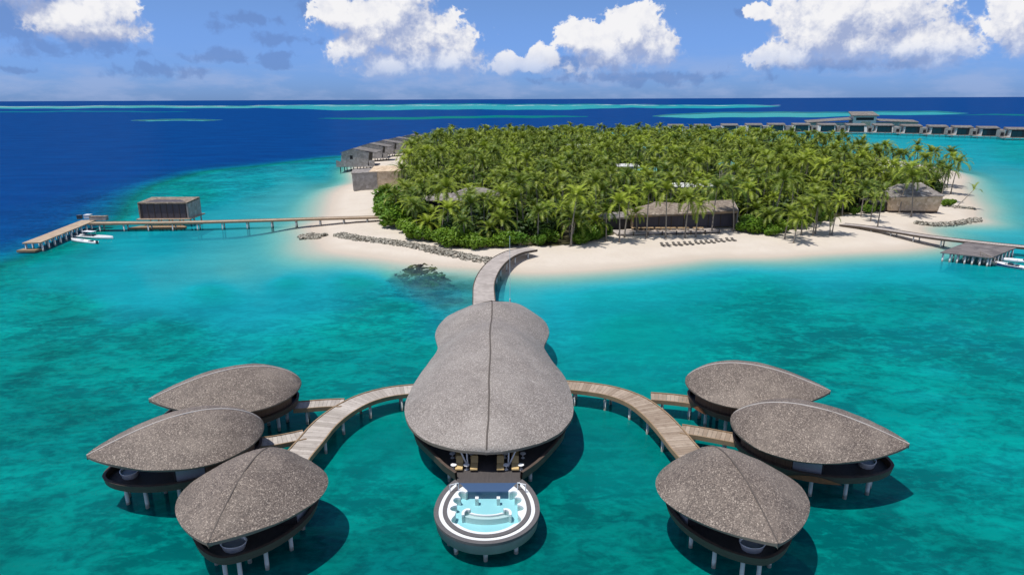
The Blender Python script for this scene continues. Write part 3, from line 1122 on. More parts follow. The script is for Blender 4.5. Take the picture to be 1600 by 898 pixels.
EL = resample([G(x, y, zend(i, len(EL_))) for i, (x, y) in enumerate(EL_)], NP)
ER = resample([G(x, y, zend(i, len(ER_))) for i, (x, y) in enumerate(ER_)], NP)
pv = thing('spa_pavilion', 'great pavilion with figure-eight shell roof at the centre of the boardwalks', 'pavilion', (0, 0, 0))


def pav_ridge(s_):
    hgt = 4.3 * (math.sin(math.pi * min(s_ / .62, 1) * .5) ** .9) * (1 if s_ < .8 else math.cos((s_ - .8) / .2 * math.pi / 2) ** .6 * 1)
    return max(hgt, 0) * (1 - .22 * math.exp(-((s_ - .62) / .07) ** 2))


NV = 28
prow, punder, pridge = [], [], []
for i in range(NP + 1):
    a, b = EL[i], ER[i]
    s_ = i / NP
    hh = pav_ridge(s_)
    hh = min(hh, max(38 - .2966 * (a.y + b.y) / 2 - .25 - (a.z + b.z) / 2, 0.02)) if s_ > .55 else hh
    r, q = [], []
    for j in range(NV + 1):
        v = -1 + 2 * j / NV
        c = a + (b - a) * ((v + 1) / 2)
        bulge = (1 - abs(v) ** 2.0) * .88 + (1 - abs(v)) * .12
        un = .06 * math.sin(.55 * c.y + 1.7 * math.sin(.4 * c.x)) * math.sin(.7 * c.x + .21 * c.y) + .025 * math.sin(1.9 * c.x + 1.3 * c.y)
        r.append(Vector((c.x, c.y, c.z + hh * bulge + un)))
        q.append(Vector((c.x, c.y, c.z + hh * bulge - .28 - .2 * (1 - abs(v)))))
    prow.append(r)
    punder.append(q)
    pridge.append(r[NV // 2])
m = MB()
m.grid([list(reversed(r)) for r in prow])
m.grid(punder)
prf = m.build('roof', 'thatch_pale', pv, True)
rim = [r[0] for r in prow] + [r[-1] for r in reversed(prow)]
rin = [r[0] for r in punder] + [r[-1] for r in reversed(punder)]
MB().rings([rim, rin], True, False).build('eave', 'thatch_edge', prf)
m = MB()
m.rings([[c + Vector((-.10, 0, -.05)), c + Vector((-.08, 0, .05)), c + Vector((.08, 0, .05)), c + Vector((.10, 0, -.05))] for c in pridge[1:]])
m.build('ridge_cap', 'ridge_dark', prf)
AX = -2.6
# hull (deck bowl): follows the eave, drawn in
def pav_plan(k, z, y0, y1, fy=0.0):
    """outline from the front left corner clockwise (seen from above: left side going back, right side coming forward)"""
    lft, rgt = [], []
    for i in range(4, NP - 3, 2):
        a, b = EL[i], ER[i]
        c = (a + b) / 2
        lft.append(Vector((c.x + (a.x - c.x) * k, a.y + fy, z)))
        rgt.append(Vector((c.x + (b.x - c.x) * k, b.y + fy, z)))
    return lft, rgt
POOL_C, POOL_R = Vector((-2.35, 54.0, 0)), 4.85
BACKY = 59.0
def bowl(k, z, dfront):
    """deck plan: rounded body under the roof that narrows to the pool at the front"""
    lft, rgt = pav_plan(k, z, 0, 0)
    fw = 3.3 - dfront
    fl = [Vector((POOL_C.x - fw, BACKY + dfront, z)), Vector((POOL_C.x - fw - 1.3, BACKY + 1.6 + dfront, z)), Vector((POOL_C.x - fw - 2.5, BACKY + 3.6 + dfront, z))]
    fr_ = [Vector((POOL_C.x + fw, BACKY + dfront, z)), Vector((POOL_C.x + fw + 1.3, BACKY + 1.6 + dfront, z)), Vector((POOL_C.x + fw + 2.5, BACKY + 3.6 + dfront, z))]
    lft = [p for p in lft if p.y > BACKY + 6.2]
    rgt = [p for p in rgt if p.y > BACKY + 6.2]
    return fl + lft + list(reversed(rgt)) + list(reversed(fr_))
def same(n, pts):
    return resample(pts, n)[:n + 1]
b0, b1, b2_, b3, b4 = [same(90, bowl(k, z, d)) for k, z, d in ((.78, 1.5, .7), (.90, 2.2, .1), (.92, 3.1, .0), (.885, 3.1, .22), (.88, 2.35, .25))]
hull = MB().rings([b0, b1, b2_, b3, b4], False, False)
hull.f = [tuple(reversed(f_)) for f_ in hull.f]
hull = hull.build('hull', 'hull_wood', pv)
MB().poly(list(reversed(b4))).build('deck', 'dark_deck', pv)
MB().poly(b0).build('underside', 'hull_wood', hull)
# indoor block behind the lounge terrace
m = MB()
iw = [p for p in EL if p.y > 70][0]
m.prism([(AX - 6.2, 69.5), (AX + 6.8, 69.5), (AX + 6.5, 80), (AX - 6.0, 80)], 2.36, 5.6)
m.build('indoor_wall', 'wall_dark', pv)
for x in (AX - 6.3, AX + 4.6):
    MB().box(x, x + 2.4, 67.2, 67.35, 2.36, 4.6).build('side_panel', 'panel_grey', pv)
for (px, tops) in ((731, (719, 729)), (794, (795, 806))):
    bp = G(px, 729, 2.36)
    for tx in tops:
        tp = GY(tx, 703, bp.y + .6)
        tp.z = min(tp.z, 5.2)
        d = (tp - bp)
        MB().tube(bp, bp + d * (3.0 / d.z), .085).build('post', 'steel_white', pv, True)
# stilts below the hull
for i in range(3, 88, 7):
    p = b0[i]
    gx, gy = p.x + (AX - p.x) * .12, p.y
    MB().tube((gx, gy, -5.2), (gx, gy, 1.8), .2).build('stilt', 'piling', pv, True)
# lounge chairs and side tables
def lounger(label, x, y, z, mat, group, w=.72, L=1.95):
    t = thing('sun_lounger', label, 'lounger', (x, y, z), 0, group)
    MB().hexa([(-w / 2, -L / 2, .22), (w / 2, -L / 2, .22), (w / 2, L * .15, .22), (-w / 2, L * .15, .22)],
              [(-w / 2, -L / 2, .36), (w / 2, -L / 2, .36), (w / 2, L * .15, .36), (-w / 2, L * .15, .36)]).build('seat', mat, t)
    MB().hexa([(-w / 2, L * .155, .22), (w / 2, L * .155, .22), (w / 2, L / 2, .62), (-w / 2, L / 2, .62)],
              [(-w / 2, L * .155, .37), (w / 2, L * .155, .37), (w / 2, L / 2 - .05, .78), (-w / 2, L / 2 - .05, .78)]).build('backrest', mat, t)
    for sx in (-1, 1):
        for yy in (-L * .42, L * .3):
            MB().box(sx * w * .42 - .03, sx * w * .42 + .03, yy - .03, yy + .03, 0, .215).build('leg', 'beam_dark', t)
    return t
for row, py in ((0, 729), (1, 711)):
    for px in (718, 741, 782, 805):
        p = G(px, py, 2.4)
        lounger('tan cushioned lounger on the dark terrace ' + ('in the row beside the pool' if row == 0 else 'in the row under the roof edge'),
                p.x, p.y, 2.36, 'cushion_tan', 'loungers on the pavilion terrace, ' + ('pool row' if row == 0 else 'roof row'))
for row, py in ((0, 733), (1, 715)):
    for px in ((709, 729, 791, 814) if row == 0 else (707, 737, 789, 817)):
        p = G(px, py, 2.36)
        t = thing('side_table', 'small round white side table by the terrace loungers ' + ('of the pool row' if row == 0 else 'of the roof row'), 'table', (p.x, p.y, 2.36), 0,
                  'side tables, ' + ('pool row' if row == 0 else 'roof row'))
        MB().tube((0, 0, .50), (0, 0, .54), .3, k=16).build('table_top', 'white_paint', t)
        MB().tube((0, 0, .03), (0, 0, .50), .04).build('leg', 'white_paint', t)
        MB().tube((0, 0, 0), (0, 0, .03), .2, k=12).build('foot', 'white_paint', t)

# ------------------------------------------------------------------ the hydrotherapy pool
pool = thing('pool', 'round white pool with dark coping rings on stilts before the great pavilion', 'pool', (POOL_C.x, POOL_C.y, 0))
RZ = 2.45
# polar outline: circle flattened at the back edge
def pr(th, r):
    """th measured from -Y (front); keeps the back flat along the terrace"""
    x, y = r * math.sin(th) * .965, -r * math.cos(th) * (1.03 if abs(th) < math.pi / 2 else 1.36)
    return Vector((x, y, 0))
A0 = math.radians(137)
TH = [-A0 + 2 * A0 * i / 96 for i in range(97)]
def arc(r, z, ths=TH):
    return [pr(t, r) + Vector((0, 0, z)) for t in ths]
def band(name, r0, r1, z0, z1, mat, parent):
    m = MB().rings([arc(r1, z0), arc(r1, z1), arc(r0, z1), arc(r0, z0)], False, False)
    m.f = [tuple(reversed(f_)) for f_ in m.f]
    return m.build(name, mat, parent, False)
m = MB().rings([arc(4.35, 1.1), arc(4.75, 1.25), arc(4.82, RZ - .22)], False, False)
outer = m.build('outer_wall', 'pool_wall', pool, True)
MB().poly(list(reversed(arc(4.35, 1.1)))).build('underside', 'pool_wall', outer)
band('outer_coping', 4.50, 4.93, RZ - .25, RZ, 'pool_coping', pool)
band('white_channel', 4.12, 4.495, RZ - .6, RZ - .06, 'pool_white', pool)
band('inner_coping', 3.72, 4.115, RZ - .6, RZ + .05, 'pool_coping', pool)
def basin_r(t):
    """inner edge of the white seat ledge: scallops along both sides, smooth bay at the front"""
    a = abs(t)
    r = 3.35 - .45 * float(sstep(np.array(a), 1.0, 1.45))
    for c in (1.58, 1.90, 2.18):
        if abs(a - c) < .13:
            r += .55 * math.cos((a - c) / .13 * math.pi / 2) ** .6
    if .85 < a < 1.25:
        r += .30 * math.sin((a - .85) / .40 * math.pi)
    return r
TH2 = [-A0 + 2 * A0 * i / 240 for i in range(241)]
inn = [pr(t, basin_r(t)) for t in TH2]
def lift(pts, z):
    return [Vector((p.x, p.y, z)) for p in pts]
m = MB().rings([lift([pr(t, 3.715) for t in TH2], RZ - .02), lift(inn, RZ - .02), lift(inn, RZ - .85)], False, False)
m.build('seat_ledge', 'pool_white', pool)
MB().poly(lift(inn, RZ - .84)).build('basin_floor', 'pool_tile', pool)
yb = inn[0].y
MB().box(-3.1, 3.1, 4.35, 5.3, RZ - .84, RZ - .08).build('rear_ledge', 'dark_deck', pool)
m = MB().box(-3.05, 3.05, yb - .02, 4.345, RZ - .84, RZ - .06)
m.build('back_step', 'pool_glass', pool)
wm = bpy.data.materials.new('pool_water')
wm.use_nodes = True
N = NT(wm.node_tree)
wm.node_tree.nodes.clear()
tr = N.n('ShaderNodeBsdfTransparent')
tr.inputs[0].default_value = (.80, .95, .97, 1)
gl = N.n('ShaderNodeBsdfGlossy')
gl.inputs['Roughness'].default_value = .05
bn = N.n('ShaderNodeBump')
bn.inputs['Strength'].default_value = .4
bn.inputs['Distance'].default_value = .05
N.link(N.noise(N.n('ShaderNodeNewGeometry').outputs['Position'], 2.2, 3), bn.inputs['Height'])
N.link(bn.outputs[0], gl.inputs['Normal'])
fr = N.n('ShaderNodeFresnel')
mx = N.n('ShaderNodeMixShader')
N.link(fr.outputs[0], mx.inputs[0])
N.link(tr.outputs[0], mx.inputs[1])
N.link(gl.outputs[0], mx.inputs[2])
oo = N.n('ShaderNodeOutputMaterial')
N.link(mx.outputs[0], oo.inputs[0])
MATS['pool_water'] = wm
MB().poly(lift([p * .999 for p in inn], RZ - .22)).build('pool_water', 'pool_water', pool)
# curved bench with curled ends
bt = [-.92 + 1.84 * i / 30 for i in range(31)]
def bpt(t, r, z):
    return Vector((r * math.sin(t) * 1.12, -r * math.cos(t) * .55 + .05, z))
m = MB().rings([[bpt(t, 2.35, RZ - .83), bpt(t, 2.3, RZ - .30), bpt(t, 1.75, RZ - .30), bpt(t, 1.75, RZ - .10), bpt(t, 1.5, RZ - .10), bpt(t, 1.45, RZ - .83)] for t in bt])
m.build('bench', 'pool_white', pool)
for sx in (-1, 1):
    m = MB()
    ring = []
    for i in range(13):
        a = -.5 + 2.6 * i / 12
        c = Vector((sx * (1.72 + .40 * math.cos(a)), -.62 + .60 * math.sin(a), 0))
        d = Vector((sx * math.cos(a), math.sin(a), 0)) * .12
        ring.append([c - d + Vector((0, 0, RZ - .83)), c - d + Vector((0, 0, RZ - .03)), c + d + Vector((0, 0, RZ - .03)), c + d + Vector((0, 0, RZ - .83))])
    m.rings(ring)
    m.build('bench_end', 'pool_white', pool)
    bx = MB().box(sx * 1.0 - .16, sx * 1.0 + .16, yb - 1.15, yb - .75, RZ - .83, RZ - .12)
    bx.build('jet_post', 'pool_white', pool)
    h0 = Vector((sx * 3.55, yb - .2, RZ))
    m = MB().tube(h0, h0 + Vector((0, 0, .75)), .045).tube(h0 + Vector((0, 0, .75)), h0 + Vector((-sx * .75, .35, .75)), .045).tube(h0 + Vector((-sx * .75, .35, .75)), h0 + Vector((-sx * .75, .35, 0)), .045)
    m.build('handrail', 'steel_white', pool)
for (x, y) in ((-3.3, -1.8), (0, -4.0), (2.6, -3.0), (-2.6, -3.0), (3.3, 1.5), (-3.3, 1.5)):
    MB().tube((x, y, -5.2), (x, y, 1.2), .2).build('stilt', 'piling', pool, True)

# ------------------------------------------------------------------ piers
def deck_poly(t, name, pts, z, th, mat, org):
    MB().prism([(p.x - org.x, p.y - org.y) for p in pts], z - th, z).build(name, mat, t)


def piles(t, pts, z, org, r=.2):
    for p in pts:
        gz = min(ground_z(p.x, p.y), 0)
        MB().tube((p.x - org.x, p.y - org.y, gz - .4), (p.x - org.x, p.y - org.y, z), r).build('piling', 'piling', t, True)


PZL = 2.5
boardwalk('boardwalk', 'long straight timber pier from the beach to the dark pier house', [G(x, y, PZL) for x, y in [(592, 338.5), (500, 341), (400, 344), (300, 346.5), (220, 347.5), (142, 348)]],
          3.0, .6, 'pier_wood', 'beam_wood', 7.5, singles=False, pile_r=.22)
ja, jb = G(133, 346, PZL), G(49, 379, PZL)
jt = thing('jetty', 'wide sunlit timber jetty arm by the two white boats', 'jetty', (ja.x, ja.y, 0))
n_ = (jb - ja).normalized()
nn = Vector((n_.y, -n_.x, 0))
hw = 2.2
deck_poly(jt, 'deck', [ja - n_ * 3 - nn * hw, ja - n_ * 3 + nn * hw, jb + nn * hw, jb - nn * hw][::-1], PZL - .01, .3, 'pier_wood', ja)
for sgn in (-1, 1):
    for k in range(10):
        p = ja + (jb - ja) * ((k + .3) / 9.6) + nn * (sgn * (hw - .3))
        gz = ground_z(p.x, p.y)
        MB().tube((p.x - ja.x, p.y - ja.y, gz - .3), (p.x - ja.x, p.y - ja.y, PZL - .3), .24).build('piling', 'piling', jt, True)
ex = jb - ja
MB().box(ex.x - 3.2, ex.x + 1.6, ex.y - 1.5, ex.y + 1.2, .25, .75).build('landing_step', 'beam_wood', jt)
# boxes at the pier's corner
for (px, py, w, d, hgt, mat, lab) in ((155, 344, 5.0, 1.6, 1.3, 'wall_grey', 'long grey storage box at the corner of the timber pier'),
                                      (138, 341, 1.7, 1.7, 1.2, 'white_paint', 'white crate at the corner of the timber pier'),
                                      (125, 342, 1.2, 1.2, 1.2, 'boat_dark', 'dark crate on the timber jetty corner')):
    p = G(px, py, PZL)
    t = thing('storage_box', lab, 'box', (p.x, p.y, PZL))
    MB().box(-w / 2, w / 2, -d / 2, d / 2, 0, hgt - .12).build('body', mat, t)
    MB().box(-w / 2 - .06, w / 2 + .06, -d / 2 - .06, d / 2 + .06, hgt - .115, hgt).build('lid', 'shingle_tan' if mat == 'wall_grey' else mat, t)
# pier house
p = G(254, 342.5, PZL)
ph = thing('pier_house', 'dark box-shaped house with tan framed roof on the timber pier', 'house', (p.x, p.y + 1.2, PZL))
Wd, Dp, Ht = 15.4, 9.0, 4.9
MB().box(-Wd / 2 + .5, Wd / 2 - .5, .25, Dp - .3, 0, Ht - .3).build('wall', 'slate_wall', ph)
for i in range(8):
    x = -Wd / 2 + .9 + i * (Wd - 1.8) / 7
    MB().box(x - .05, x + .05, .14, .24, .1, Ht - .4).build('slat', 'beam_dark', ph)
MB().box(-Wd / 2, -Wd / 2 + .45, 0, Dp, 0, Ht - .05).build('side_frame', 'shingle_tan', ph)
MB().box(Wd / 2 - .45, Wd / 2, 0, Dp, 0, Ht - .05).build('side_frame', 'wall_grey', ph)
MB().hexa([(-Wd / 2, -.1, Ht - .3), (Wd / 2, -.1, Ht - .3), (Wd / 2, Dp, Ht), (-Wd / 2, Dp, Ht)], [(-Wd / 2, -.1, Ht + .05), (Wd / 2, -.1, Ht + .05), (Wd / 2, Dp, Ht + .6), (-Wd / 2, Dp, Ht + .6)]).build('roof', 'shingle_tan', ph)
MB().hexa([(-Wd / 2 + 1.5, 1.0, Ht - .1), (Wd / 2 - 1.0, 1.0, Ht - .1), (Wd / 2 - 3.5, 3.2, Ht + .3), (-Wd / 2 + 4, 3.2, Ht + .3)], [(-Wd / 2 + 1.5, 1.0, Ht + .16), (Wd / 2 - 1.0, 1.0, Ht + .16), (Wd / 2 - 3.5, 3.2, Ht + .52), (-Wd / 2 + 4, 3.2, Ht + .52)]).build('roof_light', 'slate_wall', ph)
# platform the house stands on, and the low landing in front
q = thing('platform', 'timber platform on pilings carrying the dark pier house', 'platform', (p.x, p.y, 0))
MB().box(-Wd / 2 - .6, Wd / 2 + .6, .2, 11.5, PZL - .3, PZL - .004).build('deck', 'pier_wood', q)
for x in (-7, -3.5, 0, 3.5, 7):
    for y in (6, 11):
        MB().tube((x, y, -5), (x, y, PZL - .3), .24).build('piling', 'piling', q, True)
p = G(245, 356, .6)
lp = thing('landing_stage', 'low timber landing stage with railing below the pier house', 'landing', (p.x, p.y, 0))
MB().prism([(-9, 0), (7.5, -.3), (8.2, 2.0), (6, 4.2), (-7, 3.6)], .15, .6).build('deck', 'beam_wood', lp)
for i in range(13):
    x = -5 + i * .9
    MB().box(x - .05, x + .05, 3.0, 3.1, .6, 1.9).build('baluster', 'beam_wood', lp)
MB().box(-5.2, 6.0, 2.98, 3.12, 1.905, 2.05).build('handrail', 'beam_wood', lp)
for x in (-7.5, -3, 2, 6.5):
    MB().tube((x, 1.8, -5), (x, 1.8, .15), .22).build('piling', 'piling', lp, True)


def boat(name, label, a, b, beam, top='boat_white', kind=0, stripe=None):
    """a = stern point, b = bow point on the water"""
    d = b - a
    L = d.length
    t = thing(name, label, 'boat', (a.x, a.y, 0), math.atan2(d.y, d.x))
    sec = []
    for i in range(15):
        u = i / 14
        w = beam / 2 * (1 - max(0, (u - .5) / .5) ** 2.2) * (.88 + .12 * min(1, u * 5))
        w = max(w, .03)
        sh = .62 + .35 * u * u
        sec.append([Vector((L * u, -w, sh)), Vector((L * u, -w * .86, .12)), Vector((L * u, 0, -.3 + .3 * u ** 3)), Vector((L * u, w * .86, .12)), Vector((L * u, w, sh)),
                    Vector((L * u, w * .8, sh)), Vector((L * u, w * .7, .42)), Vector((L * u, -w * .7, .42)), Vector((L * u, -w * .8, sh))])
    hu = MB().rings(sec).build('hull', 'boat_white', t, True)
    if stripe:
        m = MB()
        for sgn in (-1, 1):
            m.grid([[s_[0 if sgn < 0 else 4] + Vector((0, sgn * .03, -.03)), s_[1 if sgn < 0 else 3] + Vector((0, sgn * .05, .12))] for s_ in sec[:13]])
        m.build('stripe', stripe, hu)
    MB().hexa([(L * .56, -beam * .3, .43), (L * .93, -beam * .06, .62), (L * .93, beam * .06, .62), (L * .56, beam * .3, .43)],
              [(L * .56, -beam * .3, .86), (L * .93, -beam * .06, .97), (L * .93, beam * .06, .97), (L * .56, beam * .3, .86)]).build('foredeck', 'boat_white', t)
    if kind == 1:
        MB().hexa([(L * .34, -beam * .26, .43), (L * .54, -beam * .26, .43), (L * .54, beam * .26, .43), (L * .34, beam * .26, .43)],
                  [(L * .36, -beam * .24, 1.0), (L * .48, -beam * .24, 1.0), (L * .48, beam * .24, 1.0), (L * .36, beam * .24, 1.0)]).build('console', 'boat_dark', t)
        MB().box(L * .24, L * .50, -beam * .34, beam * .34, 1.85, 1.93).build('canopy', top, t)
        for x in (.26, .48):
            for y in (-.3, .3):
                MB().tube((L * x, beam * y, .45), (L * x, beam * y, 1.86), .03, k=6).build('post', 'steel_white', t)
    MB().box(L * .18, L * .26, -beam * .34, beam * .34, .43, .75).build('bench', 'boat_dark', t)
    MB().box(-.45, .05, -.2, .2, .0, .95).build('outboard_motor', 'boat_dark', t)
    return t


boat('motor_boat', 'long white motor boat moored by the timber jetty', G(120, 370, 0), G(177, 374, 0), 2.6, kind=1)
boat('motor_boat', 'short white dinghy afloat beside the long motor boat at the jetty', G(151, 381, 0), G(112, 377, 0), 1.8)

# right-hand pier and dock
PR = [G(x, y, z) for x, y, z in [(1316, 350, 1.75), (1350, 353.5, 1.95), (1400, 361, 2.15), (1450, 369, 2.25), (1500, 375, 2.3), (1560, 381.5, 2.3), (1640, 389, 2.3)]]
boardwalk('boardwalk', 'grey footbridge from the beach house sands out past the dark dock', PR, 3.4, .6, 'pier_grey', 'beam_dark', 7.0, singles=False)
dk = [G(x, y, 2.25) for x, y in [(1469, 394), (1549, 402.5), (1588, 387), (1509, 378.5)]]
org = dk[0]
dock = thing('dock', 'dark weathered timber boat dock standing on pale pilings', 'dock', (org.x, org.y, 0))
NR = 14
for i in range(NR):
    f0, f1 = i / NR + .002, (i + 1) / NR - .002
    q4 = [dk[0].lerp(dk[3], f0), dk[1].lerp(dk[2], f0), dk[1].lerp(dk[2], f1), dk[0].lerp(dk[3], f1)]
    deck_poly(dock, 'plank', q4, 2.25 + R_.uniform(-.012, .012), .22, 'dock_dark', org)
for e0, e1 in ((0, 1), (1, 2)):
    for k in range(7):
        for inset in (.06, .35):
            p = dk[e0].lerp(dk[e1], (k + .15) / 6.4)
            c = sum(dk, Vector()) / 4
            p = p.lerp(c, inset)
            MB().tube((p.x - org.x, p.y - org.y, -4.5), (p.x - org.x, p.y - org.y, 2.05), .2).build('piling', 'piling', dock, True)
gp0, gp1 = G(1532, 400, 2.25), G(1556, 411, .7)
d = (gp1 - gp0)
nn = Vector((d.y, -d.x, 0)).normalized() * .6
gw = thing('gangway', 'sloping timber gangway from the dark dock to the boats', 'gangway', (gp0.x, gp0.y, 0))
o0 = Vector((gp0.x, gp0.y, 0))
MB().hexa([p - o0 - Vector((0, 0, .15)) for p in (gp0 - nn, gp1 - nn, gp1 + nn, gp0 + nn)], [p - o0 + Vector((0, 0, .02)) for p in (gp0 - nn, gp1 - nn, gp1 + nn, gp0 + nn)]).build('ramp', 'pier_wood', gw)
for sg in (-1, 1):
    MB().tube(gp0 - o0 + nn * sg + Vector((0, 0, .9)), gp1 - o0 + nn * sg + Vector((0, 0, .9)), .05).build('handrail', 'beam_wood', gw)
    for f_ in (.05, .5, .95):
        b = gp0.lerp(gp1, f_) - o0 + nn * sg
        MB().tube(b, b + Vector((0, 0, .9)), .04).build('post', 'beam_wood', gw)
boat('motor_boat', 'white motor boat with blue stripe moored at the dark dock gangway', G(1600, 421, 0), G(1548, 413, 0), 2.6, kind=1, stripe='boat_blue')
boat('motor_boat', 'slim white boat moored behind the blue striped one at the dock', G(1612, 411, 0), G(1562, 408, 0), 2.0)

# ------------------------------------------------------------------ buildings
GZ = 1.4


def roof_mesh(t, name, mat, faces, thick=.35, parent=None):
    """faces: lists of points (counter-clockwise from above); makes a slab of each"""
    m = MB()
    for f_ in faces:
        f_ = [Vector(p) for p in f_]
        k = len(f_)
        n = len(m.v)
        m.v += [tuple(p) for p in f_] + [(p.x, p.y, p.z - thick) for p in f_]
        m.f.append(tuple(range(n, n + k)))
        m.f.append(tuple(range(n + 2 * k - 1, n + k - 1, -1)))
        for i in range(k):
            j = (i + 1) % k
            m.f.append((n + j, n + i, n + k + i, n + k + j))
    return m.build(name, mat, parent or t)


# beach restaurant
c0, c1 = G(978, 362, GZ), G(1152, 357, GZ)
rs = thing('beach_restaurant', 'long low restaurant with faceted brown roof facing the beach loungers', 'restaurant', (c0.x, c0.y, GZ))
RW = c1.x - c0.x
ang = math.atan2(c1.y - c0.y, RW)
rs.rotation_euler = (0, 0, ang)
MB().box(2.5, RW - .5, 1.2, 1.5, .5, 4.4).build('front_wall', 'slate_wall', rs)
for i in range(9):
    x = 2.6 + i * (RW - 3.4) / 8
    MB().box(x - .09, x + .09, 1.05, 1.195, .5, 4.4).build('mullion', 'beam_dark', rs)
MB().box(2.5, 2.9, 1.55, 11, .5, 4.3).build('side_wall', 'wall_tan', rs)
MB().hexa([(RW - .45, -.4, .5), (RW - .1, -.4, .5), (RW + 2.8, 10, .5), (RW + 2.4, 10, .5)], [(RW - .45, -.8, 5.4), (RW - .1, -.8, 5.4), (RW + 3.2, 10, 6.8), (RW + 2.8, 10, 6.8)]).build('side_wall', 'wall_grey', rs)
roof_mesh(rs, 'roof', 'shingle_tan', [
    [(1.2, -.3, 4.7), (15.5, -.9, 4.9), (10.5, 6.5, 7.5)],
    [(15.5, -.9, 4.9), (18.6, 6.2, 6.7), (10.5, 6.5, 7.5)],
    [(15.5, -.9, 4.9), (RW - .5, -1.0, 5.5), (22.4, 6.0, 7.3), (18.6, 6.2, 6.7)],
    [(RW - .5, -1.0, 5.5), (RW + 3.2, 10.2, 6.9), (22.4, 6.0, 7.3)],
    [(1.2, -.3, 4.7), (10.5, 6.5, 7.5), (8, 12, 4.7), (2.2, 11, 4.6)],
    [(10.5, 6.5, 7.5), (18.6, 6.2, 6.7), (22.4, 6.0, 7.3), (RW + 3.2, 10.2, 6.9), (18, 12.5, 5), (8, 12, 4.7)]])
MB().hexa([(1.3, -.42, 4.05), (RW - .6, -1.12, 4.75), (RW - .6, -.98, 4.75), (1.3, -.28, 4.05)], [(1.3, -.42, 4.6), (RW - .6, -1.12, 5.35), (RW - .6, -.98, 5.35), (1.3, -.28, 4.6)]).build('fascia', 'beam_wood', rs)
MB().box(-5.5, 2.3, 4.0, 11, 0, 3.1).build('annex', 'wall_dark', rs)
MB().hexa([(-6.5, 3, 3.12), (2.4, 3, 3.12), (2.4, 11.5, 3.12), (-6.5, 11.5, 3.12)], [(-6.5, 3, 3.4), (2.4, 3, 3.7), (2.4, 11.5, 3.9), (-6.5, 11.5, 3.5)]).build('annex_roof', 'shingle_grey', rs)
tr_ = thing('terrace', 'raised timber dining terrace in front of the long beach restaurant', 'terrace', (c0.x, c0.y, GZ), ang)
tr_.location.z = GZ
NT_ = 12
for i in range(NT_):
    x0, x1 = -4 + i * (RW - 3) / NT_, -4 + (i + 1) * (RW - 3) / NT_ - .05
    MB().box(x0, x1, -5.2, 1.0, .12, .42).build('deck_panel', 'pier_grey', tr_)
for i in range(8):
    x = -3.6 + i * (RW - 4) / 7
    MB().box(x - .12, x + .12, -5.5, -5.25, -.3, .9).build('post', 'beam_dark', tr_)
ORDS = ['first', 'second', 'third', 'fourth', 'fifth', 'sixth', 'seventh', 'eighth', 'ninth', 'tenth', 'eleventh', 'twelfth', 'thirteenth']
for ti_, px in enumerate((991, 1001, 1009, 1017, 1028, 1037, 1043, 1052, 1063, 1072, 1087, 1095)):
    p = G(px, 359.5, GZ + .45)
    t = thing('dining_table', ORDS[ti_] + ' small tan terrace table counted from the restaurant annex', 'table', (p.x, p.y, GZ + .42), ang, 'dining tables on the terrace')
    MB().box(-.75, .75, -.5, .5, .70, .76).build('table_top', 'table_tan', t)
    for sx in (-.65, .65):
        for sy in (-.4, .4):
            MB().box(sx - .05, sx + .05, sy - .05, sy + .05, 0, .70).build('leg', 'table_tan', t)
for k, (px, py) in enumerate([(1040, 381.5), (1058.5, 380.5), (1076, 379.5), (1093.5, 378.5), (1109.5, 377.5), (1125, 376), (1142, 374.5)]):
    for s_ in (-.55, .55):
        p = G(px, py, 1.3)
        l = lounger('dark beach lounger of the ' + ORDS[k] + ' pair counted from the long footbridge side', p.x + s_ * 1.3, p.y, max(ground_z(p.x, p.y) - .02, .3), 'lounger_grey', 'beach loungers on the sand', .75, 1.9)
        l.rotation_euler = (0, 0, .35)

# beach house on the right sands
p = G(1428, 331, GZ)
bh = thing('beach_house', 'flared tan shingle beach house on the sand beside the footbridge', 'house', (p.x, p.y, GZ), math.radians(-4))
MB().hexa([(-8, 0, .35), (7.6, 0, .35), (7.6, 9, .35), (-8, 9, .35)], [(-8.3, -.7, 4.9), (8.2, -.7, 5.4), (8.4, 9.3, 5.2), (-8.3, 9.3, 5.0)]).build('wall', 'wall_tan', bh)
MB().box(-7.9, 7.5, .15, 8.9, -.3, .345).build('plinth', 'beam_dark', bh)
roof_mesh(bh, 'roof', 'shingle_grey', [
    [(-8.5, -.9, 5.05), (8.4, -.9, 5.55), (3.5, 5.2, 9.1), (-4.2, 4.6, 8.6)],
    [(8.4, -.9, 5.55), (8.6, 9.5, 5.35), (3.5, 5.2, 9.1)],
    [(8.6, 9.5, 5.35), (-8.5, 9.5, 5.15), (-4.2, 4.6, 8.6), (3.5, 5.2, 9.1)],
    [(-8.5, 9.5, 5.15), (-8.5, -.9, 5.05), (-4.2, 4.6, 8.6)]], .3)
MB().box(-14, -8.35, 1.5, 8, .1, 3.0).build('annex', 'wall_dark', bh)
MB().box(-14.5, -8.36, 1.2, 8.4, 3.01, 3.3).build('annex_roof', 'shingle_grey', bh)

